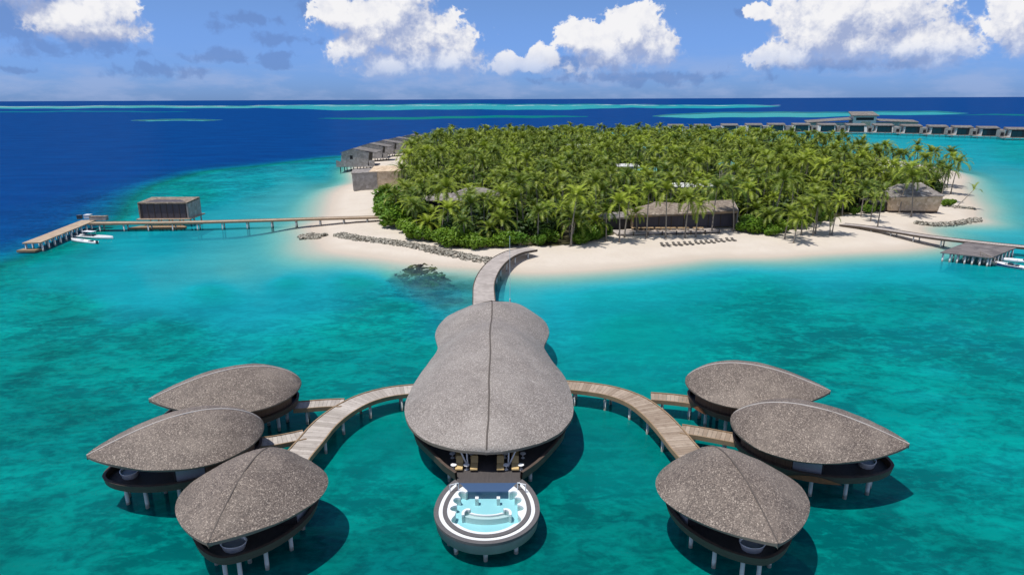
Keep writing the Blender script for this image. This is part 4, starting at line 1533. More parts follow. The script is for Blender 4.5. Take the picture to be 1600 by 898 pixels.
# houses by the left beach
p = G(571, 297, 1.0)
h1 = thing('beach_house', 'plain grey windowless beach block below the overwater villas', 'house', (p.x, p.y, .9), math.radians(8))
MB().hexa([(-5, 0, 0), (5.2, 0, 0), (5.2, 9, 0), (-5, 9, 0)], [(-5.2, -.3, 7.0), (5.2, -.3, 7.3), (5.2, 9, 8.0), (-5.2, 9, 7.6)]).build('wall', 'wall_grey', h1)
roof_mesh(h1, 'roof', 'shingle_grey', [[(-5.5, -.5, 7.35), (5.5, -.5, 7.65), (5.5, 9.4, 8.4), (-5.5, 9.4, 7.95)]], .3)
p = G(602, 297, 1.0)
h2 = thing('beach_house', 'sunlit sand-coloured beach house with flat shingle roof at the palm edge', 'house', (p.x, p.y + 1, .9), math.radians(-3))
MB().hexa([(-6.2, 0, 0), (7, 0, 0), (7, 9, 0), (-6.2, 9, 0)], [(-6.4, -.3, 7.4), (7.2, -.3, 7.8), (7.2, 9, 9.2), (-6.4, 9, 8.8)]).build('wall', 'wall_tan', h2)
roof_mesh(h2, 'roof', 'wall_tan', [[(-6.7, -.6, 7.75), (7.5, -.6, 8.15), (7.5, 9.4, 9.6), (-6.7, 9.4, 9.2)]], .3)


def water_villa(px, py, Wv, Hv, Dv, rz, label, group):
    p = G(px, py, 0)
    t = thing('water_villa', label, 'villa', (p.x, p.y, 0), rz, group)
    zf = 3.0
    MB().box(-Wv * .08, Wv * 1.02, -.5, Dv + .5, zf - .6, zf).build('platform', 'wall_grey', t)
    # pentagon end wall facing the lagoon
    m = MB()
    prof = [(.02, 0), (.80, 0), (.86, Hv * .98), (.40, Hv * 1.25), (.07, Hv)]
    a = [(Wv * x, 0, zf + .002 + z) for x, z in prof]
    b = [(Wv * x, .4, zf + .002 + z) for x, z in prof]
    m.rings([a, b])
    m.build('end_wall', 'wall_grey', t)
    MB().hexa([(Wv * .04, .45, zf), (Wv * .78, .45, zf), (Wv * .78, Dv, zf), (Wv * .04, Dv, zf)], [(Wv * .08, .45, zf + Hv * .93), (Wv * .82, .45, zf + Hv * .93), (Wv * .82, Dv, zf + Hv * .93), (Wv * .08, Dv, zf + Hv * .93)]).build('room', 'dark_opening', t)
    roof_mesh(t, 'roof', 'roof_grey', [
        [(Wv * .03, -.5, zf + Hv + .1), (Wv * .40, -.5, zf + Hv * 1.25 + .42), (Wv * .44, Dv + .5, zf + Hv * 1.25 + .42), (Wv * .03, Dv + .5, zf + Hv + .1)],
        [(Wv * .40, -.5, zf + Hv * 1.25 + .41), (Wv * 1.06, -.5, zf + Hv * .98 + .2), (Wv * 1.10, Dv + .5, zf + Hv * .98 + .2), (Wv * .44, Dv + .5, zf + Hv * 1.25 + .41)]], .3)
    MB().box(Wv * .84, Wv * 1.0, -.3, 0.1, zf + .002, zf + Hv * .42).build('deck_screen', 'wall_grey', t)
    MB().box(Wv * .30, Wv * .38, -.06, -.005, zf + Hv * .5, zf + Hv * .78).build('window', 'dark_opening', t)
    MB().hexa([(-Wv * .10, -.62, zf - .5), (Wv * .70, -.62, zf - .5), (Wv * .70, -.52, zf - .5), (-Wv * .10, -.52, zf - .5)],
              [(-Wv * .10, -.62, zf + Hv * .42), (Wv * .26, -.62, zf + Hv * .18), (Wv * .26, -.52, zf + Hv * .18), (-Wv * .10, -.52, zf + Hv * .42)]).build('splash_screen', 'wall_grey', t)
    for i in range(6):
        for y in (.5, Dv * .7):
            x = Wv * (.0 + i * .19)
            MB().tube((x, y, -5), (x, y, zf - .6), .25, k=6).build('stilt', 'beam_dark', t)
    return t


water_villa(532, 268, 19, 7.2, 14, 0, 'grey overwater villa with peaked end wall, first of the row behind the beach blocks', 'villas beside the palms')
water_villa(559, 254, 19, 6.6, 12, 0, 'grey overwater villa second in the row beside the palms', 'villas beside the palms')
water_villa(580, 247, 19, 6.6, 12, 0, 'grey overwater villa third in the row beside the palms', 'villas beside the palms')
water_villa(602, 240, 20, 6.4, 12, 0, 'grey overwater villa fourth in the row, partly behind palm crowns', 'villas beside the palms')
water_villa(626, 233, 20, 6.2, 12, 0, 'grey overwater villa at the far end of the row, mostly behind palm crowns', 'villas beside the palms')


# distant row of lagoon villas
def far_villa(px, py, wpx, label, group, flip=1):
    p = G(px, py, 0)
    s_ = p.y / F
    t = thing('lagoon_villa', label, 'villa', (p.x, p.y, 0), -math.atan2(p.x, p.y) * .55, group)
    w = wpx * s_ * 1.03
    zf = 2.4
    h_ = 6.4
    MB().box(-w * .46, w * .5, -3, 12, zf - .7, zf).build('deck', 'wall_grey', t)
    MB().hexa([(-w * .24, 0, zf), (w * .26, 0, zf), (w * .26, 11, zf), (-w * .24, 11, zf)], [(-w * .22, 0, zf + h_ - .5), (w * .24, 0, zf + h_ - .5), (w * .24, 11, zf + h_ - .5), (-w * .22, 11, zf + h_ - .5)]).build('room', 'dark_opening', t)
    for k in range(3):
        x0 = -w * .20 + k * w * .145
        MB().box(x0 + .1, x0 + w * .145 - .1, -.2, -.05, zf + .3, zf + h_ - .9).build('window', 'glass_dark', t)
    sx = flip
    MB().hexa([(sx * w * .29 - 1.3, -2.6, zf), (sx * w * .29 + 1.3, -2.6, zf), (sx * w * .29 + 1.3, 11, zf), (sx * w * .29 - 1.3, 11, zf)],
              [(sx * w * .27 - 1.2, -1.0, zf + h_), (sx * w * .27 + 1.2, -1.0, zf + h_), (sx * w * .27 + 1.2, 11, zf + h_), (sx * w * .27 - 1.2, 11, zf + h_)]).build('side_wall', 'wall_pale', t)
    MB().hexa([(-sx * w * .25 - .5, -1.5, zf), (-sx * w * .25 + .5, -1.5, zf), (-sx * w * .25 + .5, 11, zf), (-sx * w * .25 - .5, 11, zf)],
              [(-sx * w * .23 - .5, -.8, zf + h_), (-sx * w * .23 + .5, -.8, zf + h_), (-sx * w * .23 + .5, 11, zf + h_), (-sx * w * .23 - .5, 11, zf + h_)]).build('side_wall', 'wall_pale', t)
    MB().hexa([(-w * .30, -1.6, zf + h_ + .01), (w * .30, -1.6, zf + h_ + .01), (w * .32, 13, zf + h_ + .01), (-w * .32, 13, zf + h_ + .01)],
              [(-w * .30, -1.6, zf + h_ + .9), (w * .30, -1.6, zf + h_ + .9), (w * .32, 13, zf + h_ + 2.2), (-w * .32, 13, zf + h_ + 2.2)]).build('roof', 'roof_grey', t)
    MB().box(-w * .5, -w * .33, 4, 13, zf, zf + h_ * .92).build('wing', 'wall_grey', t)
    MB().box(w * .33, w * .5, 4, 13, zf, zf + h_ * .92).build('wing', 'wall_grey', t)
    MB().box(-w * .46, -w * .37, 3.8, 3.98, zf + 1, zf + 4).build('wing_opening', 'dark_opening', t)
    for i in range(5):
        x = -w * .36 + i * w * .2
        MB().tube((x, -2, -4), (x, -2, zf - .7), .35, k=6).build('stilt', 'piling', t)
    return t


fv = [(1056, 211, 36), (1098, 211, 38), (1140, 210, 38), (1178, 209.5, 38), (1213, 209, 39), (1252, 209, 40), (1292, 209.5, 41), (1337, 210, 43), (1380, 210.5, 43),
      (1424, 212, 43), (1465, 213.5, 41), (1504, 215, 41), (1544, 216.5, 42), (1590, 219, 46), (1640, 221, 48)]
for i, (px, py, wp) in enumerate(fv):
    if px < 1200:
        pass
    k_ = i - 8
    ORD = ['', 'first', 'second', 'third', 'fourth', 'fifth', 'sixth', 'seventh', 'eighth']
    lab = ('dark glass fronted lagoon villa directly before the tall stepped hall' if k_ == 0 else
           ORD[abs(k_)] + ' lagoon villa from the tall hall, ' + ('counting towards the palm grove' if k_ < 0 else 'counting away from the palm grove'))
    far_villa(px, py, wp, lab, 'lagoon villas of the far row', -1 if px < 1330 else 1)
# arrival hall behind the row
p = G(1378, 208, 0)
ah = thing('lagoon_hall', 'tall two-storey hall with stepped roofs behind the far villa row', 'building', (p.x, p.y + 40, 0), -.15)
MB().box(-13, 12, 0, 16, 2, 17).build('upper_wall', 'wall_pale', ah)
MB().box(-10, 9, -.3, -.02, 12.5, 15.5).build('window', 'dark_opening', ah)
MB().box(-4, 6, -.3, -.02, 5, 11).build('window', 'wall_tan', ah)
roof_mesh(ah, 'roof', 'roof_grey', [[(-16, -2, 18), (14, -2, 18), (13, 18, 22), (-14, 18, 22)]], 1.2)
for x0, x1, z0, z1 in ((-62, -13.2, 10, 13.5), (12.2, 58, 12, 10.5)):
    MB().box(x0, x1, 2, 15, 2, min(z0, z1) - .5).build('wing_wall', 'wall_grey', ah)
    roof_mesh(ah, 'wing_roof', 'roof_grey', [[(x0 - 1, 0, z0), (x1, 0, z1), (x1, 17, z1 + 2), (x0 - 1, 17, z0 + 2)]], .8)
for x in range(-56, 57, 14):
    MB().tube((x, 3, -4), (x, 3, 2), .4, k=6).build('stilt', 'piling', ah)

# buildings inside the grove
def grove_house(px, py, Y, w, d, hgt, roofmat, label, flat=True, tilt=0.0, wall='wall_pale', name='grove_house'):
    q = GY(px, py, Y)
    t = thing(name, label, 'house', (q.x, q.y, GZ))
    zt = q.z - GZ
    MB().box(-w / 2, w / 2, 0, d, 0, zt - .02).build('wall', wall, t)
    if flat:
        roof_mesh(t, 'roof', roofmat, [[(-w / 2 - .5, -.5, zt + .3), (w / 2 + .5, -.5, zt + .3 + tilt), (w / 2 + .5, d + .5, zt + .9 + tilt), (-w / 2 - .5, d + .5, zt + .9)]], .3)
    else:
        roof_mesh(t, 'roof', roofmat, [[(-w / 2 - .6, -.6, zt), (w / 2 + .6, -.6, zt), (w * .2, d / 2, zt + hgt), (-w * .2, d / 2, zt + hgt)], [(w / 2 + .6, -.6, zt), (w / 2 + .6, d + .6, zt), (w * .2, d / 2, zt + hgt)],
                                       [(w / 2 + .6, d + .6, zt), (-w / 2 - .6, d + .6, zt), (-w * .2, d / 2, zt + hgt), (w * .2, d / 2, zt + hgt)], [(-w / 2 - .6, d + .6, zt), (-w / 2 - .6, -.6, zt), (-w * .2, d / 2, zt + hgt)]], .25)
    return (q.x, q.y, w, d)


CLEAR = []
for args in [(742, 306, 222, 15, 7, 2.2, 'shingle_grey', 'brown hipped lodge roof among palms near the rock revetment', False, 0, 'wall_dark'),
             (690, 313, 218, 12, 6, 2.0, 'shingle_grey', 'smaller brown hipped roof among palms beside the lodge', False, 0, 'wall_dark'),
             (905, 229, 400, 13, 6, 1, 'white_roof', 'white flat roof deep in the palm grove'),
             (1028, 233, 390, 13, 7, 1, 'teal_roof', 'small pale roof deep in the grove behind the teal-roofed block'),
             (982, 261, 310, 9, 6, 1, 'white_roof', 'white service block in the grove beside the teal roof'),
             (1022, 268, 300, 13, 8, 1.6, 'teal_roof', 'teal-roofed service block in the middle of the grove', False),
             (1094, 293, 252, 18, 7, 1, 'white_roof', 'pale flat-roofed block in the grove below the tower'),
             (1140, 258, 285, 5, 5, 1.6, 'teal_roof', 'slim pale tower with teal cap rising from the grove', False, 0, 'wall_grey', 'tower'),
             (1407, 262, 300, 12, 7, 1, 'white_roof', 'pale roof behind the flared beach house')]:
    CLEAR.append(grove_house(*args))

# slim mast beside the long footbridge
p = G(797, 476, 0)
mt = thing('mast', 'thin pale mast rising behind the great pavilion roof', 'mast', (p.x, p.y, 0))
MB().tube((0, 0, -4.5), (0, 0, 13.4), .05, .035, 6).build('pole', 'steel_white', mt)
MB().tube((0, 0, -4.5), (0, 0, 1.2), .16, .16, 8).build('base', 'piling', mt)

# ------------------------------------------------------------------ rocks
def rock_verts(r, rnd, sub=0):
    base = [(1, 0, 0), (-1, 0, 0), (0, 1, 0), (0, -1, 0), (0, 0, 1), (0, 0, -1), (.6, .6, .6), (-.6, .6, .6), (.6, -.6, .6), (-.6, -.6, .6), (.6, .6, -.5), (-.6, .6, -.5), (.6, -.6, -.5), (-.6, -.6, -.5)]
    return [Vector(b) * (r * rnd.uniform(.75, 1.2)) for b in base]


RF = [(4, 6, 7), (4, 7, 9), (4, 9, 8), (4, 8, 6), (0, 6, 8), (0, 12, 10), (0, 10, 6), (0, 8, 12), (1, 9, 7), (1, 7, 11), (1, 11, 13), (1, 13, 9), (2, 7, 6), (2, 6, 10), (2, 10, 11), (2, 11, 7), (3, 8, 9), (3, 9, 13), (3, 13, 12), (3, 12, 8),
      (5, 11, 10), (5, 13, 11), (5, 12, 13), (5, 10, 12)]


def rock_bank(name, label, path_px, width, count, rr, mat='rock', z0=0.0, hump=.6, seed=1, floor=-1.5):
    rnd = random.Random(seed)
    pts = catmull([G(x, y, 0) for x, y in path_px], .5)
    fr_ = frames(pts)
    m = MB()
    org = pts[0]
    for _ in range(count):
        p, t, n = fr_[rnd.randrange(len(fr_))]
        a = rnd.uniform(-1, 1)
        q = p + n * (a * width / 2) + t * rnd.uniform(-.3, .3)
        gz = max(ground_z(q.x, q.y), floor)
        r = rnd.uniform(*rr)
        zc = gz + z0 + hump * (1 - a * a) * rnd.uniform(.4, 1)
        k = len(m.v)
        rot = Matrix.Rotation(rnd.uniform(0, 6.28), 3, 'Z') @ Matrix.Rotation(rnd.uniform(-.5, .5), 3, 'X')
        for v in rock_verts(r, rnd):
            w = rot @ Vector((v.x, v.y, v.z * .75))
            m.v.append((q.x + w.x - org.x, q.y + w.y - org.y, zc + w.z))
        m.f += [tuple(k + i for i in f_) for f_ in RF]
    o = m.build(name, mat, None, loc=(org.x, org.y, 0))
    return tag(o, label, 'rocks', None, 'stuff')


rock_bank('rock_revetment', 'long bank of grey boulders along the sand beside the footbridge', [(530, 369), (565, 378), (610, 384), (655, 391), (700, 400), (735, 406), (768, 411)], 4.4, 900, (.22, .6), hump=.35)
rock_bank('rock_groyne', 'curved boulder groyne around the small sand spit', [(1432, 350), (1455, 351.5), (1485, 350.5), (1510, 347.5), (1529, 344)], 3.2, 260, (.35, .8), hump=.6, seed=2)
rock_bank('rock_groyne', 'short low boulder groyne under the leaning palm', [(1478, 325), (1500, 326), (1522, 327)], 2.4, 90, (.35, .7), hump=.4, seed=3)
rock_bank('rock_pile', 'small pile of pale and brown rocks at the water edge by the timber pier', [(470, 371), (485, 370), (504, 371)], 5, 90, (.4, 1.0), hump=.6, seed=4)
rock_bank('reef_outcrop', 'dark reef outcrop just under the water beside the footbridge', [(640, 415), (655, 422), (668, 432), (678, 444), (690, 456)], 9.5, 460, (.45, 1.0), 'reef_rock', z0=-.6, hump=.4, seed=5, floor=-.9)

# ------------------------------------------------------------------ palms and shrubs
def frond(m, rnd, base, az, elev, L, droop, wid):
    n = 8
    pts = []
    p = Vector(base)
    e = elev
    step = L / n
    for i in range(n + 1):
        pts.append(p.copy())
        d = Vector((math.cos(az) * math.cos(e), math.sin(az) * math.cos(e), math.sin(e)))
        p = p + d * step
        e -= droop * (.35 + i / n) / n * 1.55
    side = Vector((-math.sin(az), math.cos(az), 0))
    tw = rnd.uniform(-.4, .4)
    # rachis
    for i in range(n):
        w0, w1 = .07 * (1 - i / n) + .015, .07 * (1 - (i + 1) / n) + .015
        k = len(m.v)
        m.v += [tuple(pts[i] - side * w0), tuple(pts[i] + side * w0), tuple(pts[i + 1] + side * w1), tuple(pts[i + 1] - side * w1)]
        m.f.append((k, k + 1, k + 2, k + 3))
    nl = 15
    for j in range(nl):
        s_ = .10 + .9 * j / (nl - 1)
        i = min(int(s_ * n), n - 1)
        f_ = s_ * n - i
        b = pts[i].lerp(pts[i + 1], f_)
        tdir = (pts[i + 1] - pts[i]).normalized()
        up = side.cross(tdir)
        ll = wid * (math.sin(math.pi * (s_ * .80 + .14)) ** .7) * rnd.uniform(.85, 1.1)
        for sg in (-1, 1):
            dirv = (side * sg * .86 + tdir * .62 - up * (.30 + tw * sg * .35) - Vector((0, 0, .22))).normalized()
            hw_ = tdir * (.135 * L / 4)
            k = len(m.v)
            m.v += [tuple(b - hw_), tuple(b + hw_), tuple(b + dirv * ll)]
            m.f.append((k, k + 1, k + 2))


def palm_crown(seed, size):
    rnd = random.Random(seed)
    m = MB()
    nf = 21
    for i in range(nf):
        t = i / nf
        az_ = i * 2.39996 + rnd.uniform(-.2, .2)
        elev = 1.30 - 1.62 * t + rnd.uniform(-.14, .14)
        L = size * rnd.uniform(.85, 1.1) * (.75 + .5 * min(t * 2, 1) - .25 * max(0, t - .6))
        frond(m, rnd, (0, 0, 0), az_, elev, L, 1.05 + .45 * t + rnd.uniform(-.25, .3), size * .25)
    return m


def trunk_mesh(H_, lean, curve, seed):
    rnd = random.Random(seed)
    n = 9
    rings = []
    for i in range(n + 1):
        u = i / n
        x = lean * (u ** curve)
        r = .24 * (1 - .5 * u) + (.12 * (1 - u / .12) if u < .12 else 0)
        rings.append([(x + r * math.cos(a), r * math.sin(a), H_ * u - .3 * (1 - u)) for a in [2 * math.pi * k / 7 for k in range(7)]])
    return MB().rings(rings), Vector((lean, 0, H_))


PALM = []
for i, (H_, ln, cv, sz) in enumerate([(10.5, .8, 1.5, 4.9), (12.5, 1.4, 1.7, 5.2), (9.0, .4, 1.3, 4.7), (11.5, -1.0, 1.6, 5.0), (13.5, .6, 1.5, 4.9), (8.0, 1.2, 1.4, 4.7), (4.2, .4, 1.3, 4.4), (5.6, .7, 1.4, 4.8)]):
    tm, top = trunk_mesh(H_, ln, cv, i)
    trm = mesh('trunk', tm.v, tm.f, 'trunk', True)
    cm = palm_crown(i * 7 + 1, sz)
    PALM.append((trm, mesh('crown', cm.v, cm.f, 'palm_leaf'), top))
BRIGHT = []
for i in range(2):
    cm = palm_crown(90 + i, 4.8)
    BRIGHT.append(mesh('crown', cm.v, cm.f, 'palm_leaf_bright'))


def place_palm(x, y, k, rz, sc, label, group, bright=False, z=None):
    trm, cwm, top = PALM[k]
    t = thing('coconut_palm', label, 'palm', (x, y, ground_z(x, y) if z is None else z), rz, group)
    t.scale = (sc, sc, sc)
    addobj('trunk', trm, t)
    addobj('crown', BRIGHT[k % 2] if bright else cwm, t, loc=top)
    return t


rnd = random.Random(11)
EDGE = []
GB = 'palms standing on the open beach before the restaurant'
for oi, (px, py, k, rz, sc, br) in enumerate(sorted([(892, 384, 1, .4, 1.05, True), (968, 378, 0, 2.0, 1.0, True), (976, 371, 1, .3, .95, True), (1010, 371, 4, 1.2, .95, True), (1040, 371, 4, 2.2, .95, False),
                              (1070, 371, 0, .6, 1.0, False), (1087, 370, 2, .2, .95, True), (1112, 364, 4, -.3, .95, False), (1146, 362, 1, 2.9, 1.0, False), (947, 376, 2, 4, .9, False), (995, 366, 5, 4, .75, True)])):
    p = G(px, py, 1.2)
    EDGE.append((p.x, p.y))
    place_palm(p.x, p.y, k, rz, sc, ORDS[oi] + ' slender sand palm along the restaurant front, counted from the long footbridge', GB, br)
GB2 = 'thin palms on the open sand where the footbridge lands'
for oi, (px, py, k, rz, sc) in enumerate(sorted([(1226, 372, 5, .6, .9), (1240, 377, 5, .2, .8), (1252, 366, 2, 2.2, .9), (1270, 367, 0, .3, .85), (1274, 364, 2, 1.0, .95), (1300, 366, 1, .1, .75), (1297, 366, 5, 3, .7), (1371, 355, 4, .2, .8), (1345, 338, 0, 1, .9), (1360, 345, 2, .4, .8)])):
    p = G(px, py, 1.2)
    EDGE.append((p.x, p.y))
    place_palm(p.x, p.y, k, rz, sc, ORDS[oi] + ' thin palm on the sand by the dock footbridge, counted from the restaurant', GB2, rnd.random() < .4)
GB3 = 'palms around the flared beach house'
for px, py, k, rz, sc in [(1385, 318, 4, .1, 1.0), (1424, 336, 1, 3.1, 1.0), (1405, 332, 1, .1, 1.15), (1462, 300, 0, .3, 1), (1470, 312, 1, .2, .9), (1480, 290, 4, .5, .95), (1447, 285, 4, 1, 1), (1455, 270, 0, 0, 1), (1425, 268, 4, 0, 1.0), (1486, 300, 1, .2, 1.0)]:
    p = G(px, py, 1.2)
    EDGE.append((p.x, p.y))
    place_palm(p.x, p.y, k, rz, sc, 'coconut palm with ragged crown around the flared tan beach house', GB3, rnd.random() < .3)
# the leaning palm over the water
p = G(1490, 324, .8)
tm, top = trunk_mesh(6.5, 6.5, .9, 77)
lt = thing('leaning_palm', 'sparse palm leaning far out over the water by the short groyne', 'palm', (p.x, p.y, ground_z(p.x, p.y)), .1)
addobj('trunk', mesh('trunk', tm.v, tm.f, 'trunk', True), lt)
cm = MB()
for a, e in ((0, .2), (1.2, .9), (2.5, 1.2), (4, .5), (5.4, .1), (.3, 1.3)):
    frond(cm, rnd, (0, 0, 0), a, e, 3.6, 1.2, .8)
addobj('crown', mesh('crown', cm.v, cm.f, 'palm_leaf'), lt, loc=top)

# the grove
cand = []
fx = [p.x for p in FOREST]
fy = [p.y for p in FOREST]
N0 = 30000
rx = np.random.default_rng(8).uniform(min(fx), max(fx), N0)
ry = np.random.default_rng(9).uniform(min(fy), max(fy), N0)
ok = seg_dist(rx, ry, FOREST) > .8
rx, ry = rx[ok], ry[ok]
cell = {}
pts = []
for x, y in zip(rx, ry):
    dmin = 5.1 if y < 320 else 5.8
    cx, cy = int(x // 5), int(y // 5)
    bad = False
    for i in (-1, 0, 1):
        for j in (-1, 0, 1):
            for (a, b) in cell.get((cx + i, cy + j), ()):
                if (a - x) ** 2 + (b - y) ** 2 < dmin * dmin:
                    bad = True
    if bad:
        continue
    for (qx, qy, w, d) in CLEAR:
        if abs(x - qx) < w / 2 + 2.5 and -4.5 < y - qy < d + 1.5:
            bad = True
    if rs and (c0.x - 8 < x < c1.x + 6 and c0.y - 8 < y < c0.y + 15):
        bad = True
    for p_, w_ in ((bh.location, 10), (h1.location, 6), (h2.location, 7.5)):
        if abs(x - p_.x) < w_ + 1 and -3 - (9 if w_ == 7.5 else 0) < y - p_.y < 11:
            bad = True
    if bad:
        continue
    cell.setdefault((cx, cy), []).append((x, y))
    pts.append((x, y))
pts.sort(key=lambda p_: p_[1] + .15 * abs(p_[0]))
zs = shore_fields(np.array([p_[0] for p_ in pts]), np.array([p_[1] for p_ in pts]))[3]
NEAR = 268
FD = seg_dist(np.array([p_[0] for p_ in pts]), np.array([p_[1] for p_ in pts]), FOREST)
MARKS = [('above the rock revetment', G(680, 385, 1)), ('near the brown lodge roof', G(735, 330, 1)), ('where the long footbridge lands', G(815, 384, 1)),
         ('beside the annex of the beach restaurant', G(945, 368, 1)), ('behind the long restaurant roof', G(1060, 335, 1)), ('at the restaurant end by the green shrubs', G(1175, 358, 1)),
         ('above the sand where the dock footbridge lands', G(1260, 350, 1)), ('beside the flared tan beach house', G(1370, 325, 1)), ('beside the plain grey beach block', G(600, 315, 1))]
KN = ['full-crowned', 'tall bending', 'mid-height', 'backward-bending', 'very tall straight', 'shortish', 'low bushy', 'low spreading']
for (x, y), z, fd in zip(pts[:NEAR], zs[:NEAR], FD[:NEAR]):
    k = rnd.choice([6, 7, 7, 2, 5, 0]) if fd < 6 else rnd.randrange(8)
    br = rnd.random() < .14
    mk = min(MARKS, key=lambda q_: (q_[1].x - x) ** 2 + (q_[1].y - y) ** 2)[0]
    place_palm(x, y, k, rnd.uniform(0, 6.28), rnd.uniform(.68, 1.08), ('yellow-green ' if br else '') + KN[k] + ' coconut palm ' + mk,
               ('yellow-green ' if br else '') + KN[k] + ' palms ' + mk, br, float(z))


def instancer(name, label, cat, pts_, proto_meshes, smin, smax, seed):
    """one object of what nobody could count: points that carry shared meshes"""
    me = bpy.data.meshes.new(name)
    me.from_pydata([(x, y, z) for x, y, z in pts_], [], [])
    n = len(pts_)
    rg = np.random.default_rng(seed)
    for k, arr in (('rz', rg.uniform(0, 6.28, n)), ('sc', rg.uniform(smin, smax, n))):
        a = me.attributes.new(k, 'FLOAT', 'POINT')
        a.data.foreach_set('value', arr.astype(np.float32))
    a = me.attributes.new('pick', 'INT', 'POINT')
    a.data.foreach_set('value', rg.integers(0, len(proto_meshes), n).astype(np.int32))
    o = addobj(name, me)
    tag(o, label, cat, None, 'stuff')
    pc = bpy.data.collections.new(name + '_kinds')
    for i, pm in enumerate(proto_meshes):
        po = bpy.data.objects.new(name + '_kind', pm)
        pc.objects.link(po)
    ng = bpy.data.node_groups.new(name, 'GeometryNodeTree')
    ng.interface.new_socket('Geometry', in_out='INPUT', socket_type='NodeSocketGeometry')
    ng.interface.new_socket('Geometry', in_out='OUTPUT', socket_type='NodeSocketGeometry')
    X = NT(ng)
    gi, go = X.n('NodeGroupInput'), X.n('NodeGroupOutput')
    ci = X.n('GeometryNodeCollectionInfo')
    ci.inputs['Collection'].default_value = pc
    ci.inputs['Separate Children'].default_value = True
    ip = X.n('GeometryNodeInstanceOnPoints')
    X.link(gi.outputs[0], ip.inputs['Points'])
    X.link(ci.outputs[0], ip.inputs['Instance'])
    ip.inputs['Pick Instance'].default_value = True

    def at(nm, ty):
        q_ = X.n('GeometryNodeInputNamedAttribute', data_type=ty)
        q_.inputs['Name'].default_value = nm
        return q_.outputs[0]
    X.link(at('pick', 'INT'), ip.inputs['Instance Index'])
    cx = X.n('ShaderNodeCombineXYZ')
    X.link(at('rz', 'FLOAT'), cx.inputs[2])
    X.link(cx.outputs[0], ip.inputs['Rotation'])
    X.link(at('sc', 'FLOAT'), ip.inputs['Scale'])
    X.link(ip.outputs[0], go.inputs[0])
    md = o.modifiers.new('scatter', 'NODES')
    md.node_group = ng
    return o


def joined(parts):
    """[(mesh, offset)] -> one mesh keeping both materials"""
    v, f, mi, mats = [], [], [], []
    for me, off in parts:
        n = len(v)
        v += [tuple(x.co + off) for x in me.vertices]
        for p_ in me.polygons:
            f.append([n + i for i in p_.vertices])
            mi.append(len(mats))
        mats.append(me.materials[0])
    me = bpy.data.meshes.new('palm')
    me.from_pydata(v, [], f)
    for m_ in mats:
        me.materials.append(m_)
    me.polygons.foreach_set('material_index', mi)
    me.update()
    return me


protos = [joined([(a, Vector()), (b, t)]) for a, b, t in PALM] + [joined([(PALM[1][0], Vector()), (BRIGHT[0], PALM[1][2])])]
instancer('palm_grove', 'dense grove of countless coconut palms covering the island', 'palms',
          [(x, y, float(z)) for (x, y), z in zip(pts[NEAR:], zs[NEAR:])], protos, .64, 1.16, 21)


def shrub_mesh(seed, n, sx, sz, leaf, mat):
    rg = random.Random(seed)
    lobes = [(Vector((rg.uniform(-.6, .6) * sx, rg.uniform(-.6, .6) * sx, rg.uniform(.3, .75) * sz)), rg.uniform(.35, .6)) for _ in range(9)]
    m = MB()
    for _ in range(n):
        c, r = rg.choice(lobes)
        d = Vector((rg.gauss(0, 1), rg.gauss(0, 1), rg.gauss(.25, 1))).normalized()
        p_ = c + Vector((d.x * sx, d.y * sx, d.z * sz * .8)) * (r * rg.uniform(.7, 1.05))
        if p_.z < 0:
            continue
        a = Vector((rg.gauss(0, 1), rg.gauss(0, 1), rg.gauss(0, .5))).normalized() * leaf * rg.uniform(.6, 1.2)
        nrm = (d + Vector((rg.gauss(0, .5), rg.gauss(0, .5), .4))).normalized()
        b = nrm.cross(a).normalized() * leaf * .45
        k = len(m.v)
        m.v += [tuple(p_ - a), tuple(p_ + b), tuple(p_ + a), tuple(p_ - b)]
        m.f.append((k, k + 1, k + 2, k + 3))
    return mesh('foliage', m.v, m.f, mat)


SHR = [shrub_mesh(i, 1500, 2.6, 3.4, .38, 'shrub_leaf') for i in range(4)]
stem_m = MB()
for a in range(4):
    stem_m.tube((0, 0, -.2), (math.cos(a * 1.6) * 1.0, math.sin(a * 1.6) * 1.0, 2.0), .10, .05, 6)
STEM = mesh('stem', stem_m.v, stem_m.f, 'trunk')


def shrub(px, py, sc, label, group, k):
    p_ = G(px, py, 1.2)
    t = thing('broadleaf_shrub', label, 'shrub', (p_.x, p_.y, ground_z(p_.x, p_.y)), k * 1.3, group)
    t.scale = (sc, sc, sc * rnd.uniform(.85, 1.1))
    addobj('foliage', SHR[k % 4], t)
    addobj('stem', STEM, t)


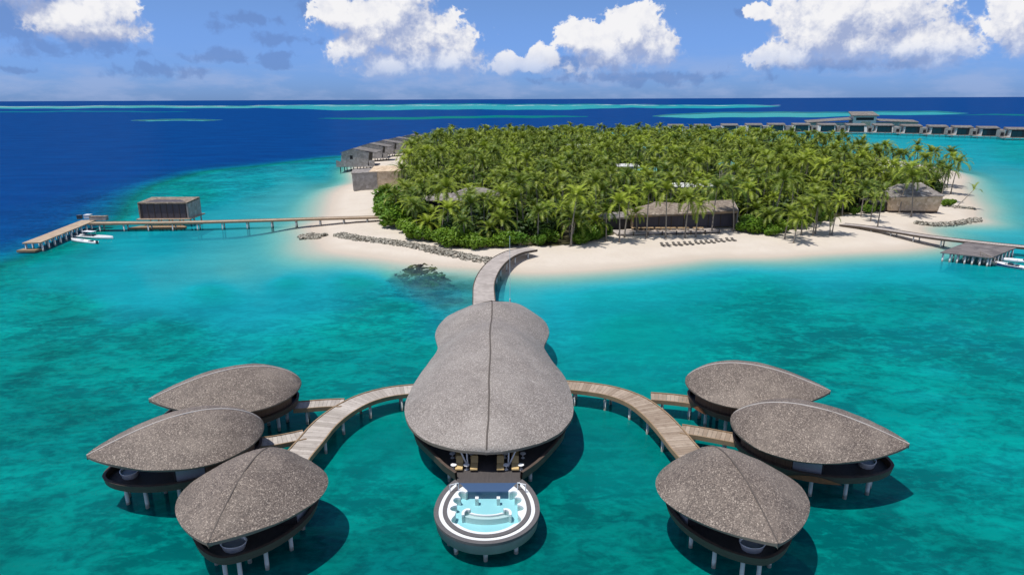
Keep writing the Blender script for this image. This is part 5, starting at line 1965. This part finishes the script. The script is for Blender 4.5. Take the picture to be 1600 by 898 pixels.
for i, (px, py, sc) in enumerate([(604, 336, 2.3), (612, 348, 2.1), (628, 354, 2.2), (618, 341, 2.5), (640, 352, 2.1), (648, 372, 1.3), (662, 375, 1.1), (636, 362, 1.2), (690, 381, 1.2), (706, 384, 1.3), (718, 383, 1.4), (732, 386, 1.1),
                                  (750, 388, .9), (790, 386, 1.1), (775, 386, 1.0), (600, 328, 1.3), (812, 384, 1.1), (840, 383, .9)]):
    shrub(px, py, sc, 'bright green broadleaf shrub at the grove edge above the rock revetment', 'shrubs above the rock revetment', i)
for i, (px, py, sc) in enumerate([(905, 381, .9), (918, 378, 1.1), (926, 374, 1.3), (935, 371, 1.1), (860, 378, 1.0), (1165, 363, 1.1), (1178, 364, 1.2), (1190, 363, 1.1), (1172, 358, 1.2)]):
    shrub(px, py, sc, 'bright green broadleaf shrub at the grove edge beside the beach restaurant', 'shrubs beside the restaurant', i + 1)
for i, (px, py, sc) in enumerate([(1208, 367, .9), (1222, 362, .9), (1240, 357, .9), (1256, 353, .8), (1275, 348, .8), (1292, 344, .9), (1350, 332, .8), (1362, 331, .8), (1374, 330, .8), (1384, 328, .7), (1336, 335, .7), (1488, 318, .6), (1478, 320, .7)]):
    shrub(px, py, sc, 'low green shrub on the sand edge between footbridge and grove', 'shrubs near the footbridge landing', i + 2)
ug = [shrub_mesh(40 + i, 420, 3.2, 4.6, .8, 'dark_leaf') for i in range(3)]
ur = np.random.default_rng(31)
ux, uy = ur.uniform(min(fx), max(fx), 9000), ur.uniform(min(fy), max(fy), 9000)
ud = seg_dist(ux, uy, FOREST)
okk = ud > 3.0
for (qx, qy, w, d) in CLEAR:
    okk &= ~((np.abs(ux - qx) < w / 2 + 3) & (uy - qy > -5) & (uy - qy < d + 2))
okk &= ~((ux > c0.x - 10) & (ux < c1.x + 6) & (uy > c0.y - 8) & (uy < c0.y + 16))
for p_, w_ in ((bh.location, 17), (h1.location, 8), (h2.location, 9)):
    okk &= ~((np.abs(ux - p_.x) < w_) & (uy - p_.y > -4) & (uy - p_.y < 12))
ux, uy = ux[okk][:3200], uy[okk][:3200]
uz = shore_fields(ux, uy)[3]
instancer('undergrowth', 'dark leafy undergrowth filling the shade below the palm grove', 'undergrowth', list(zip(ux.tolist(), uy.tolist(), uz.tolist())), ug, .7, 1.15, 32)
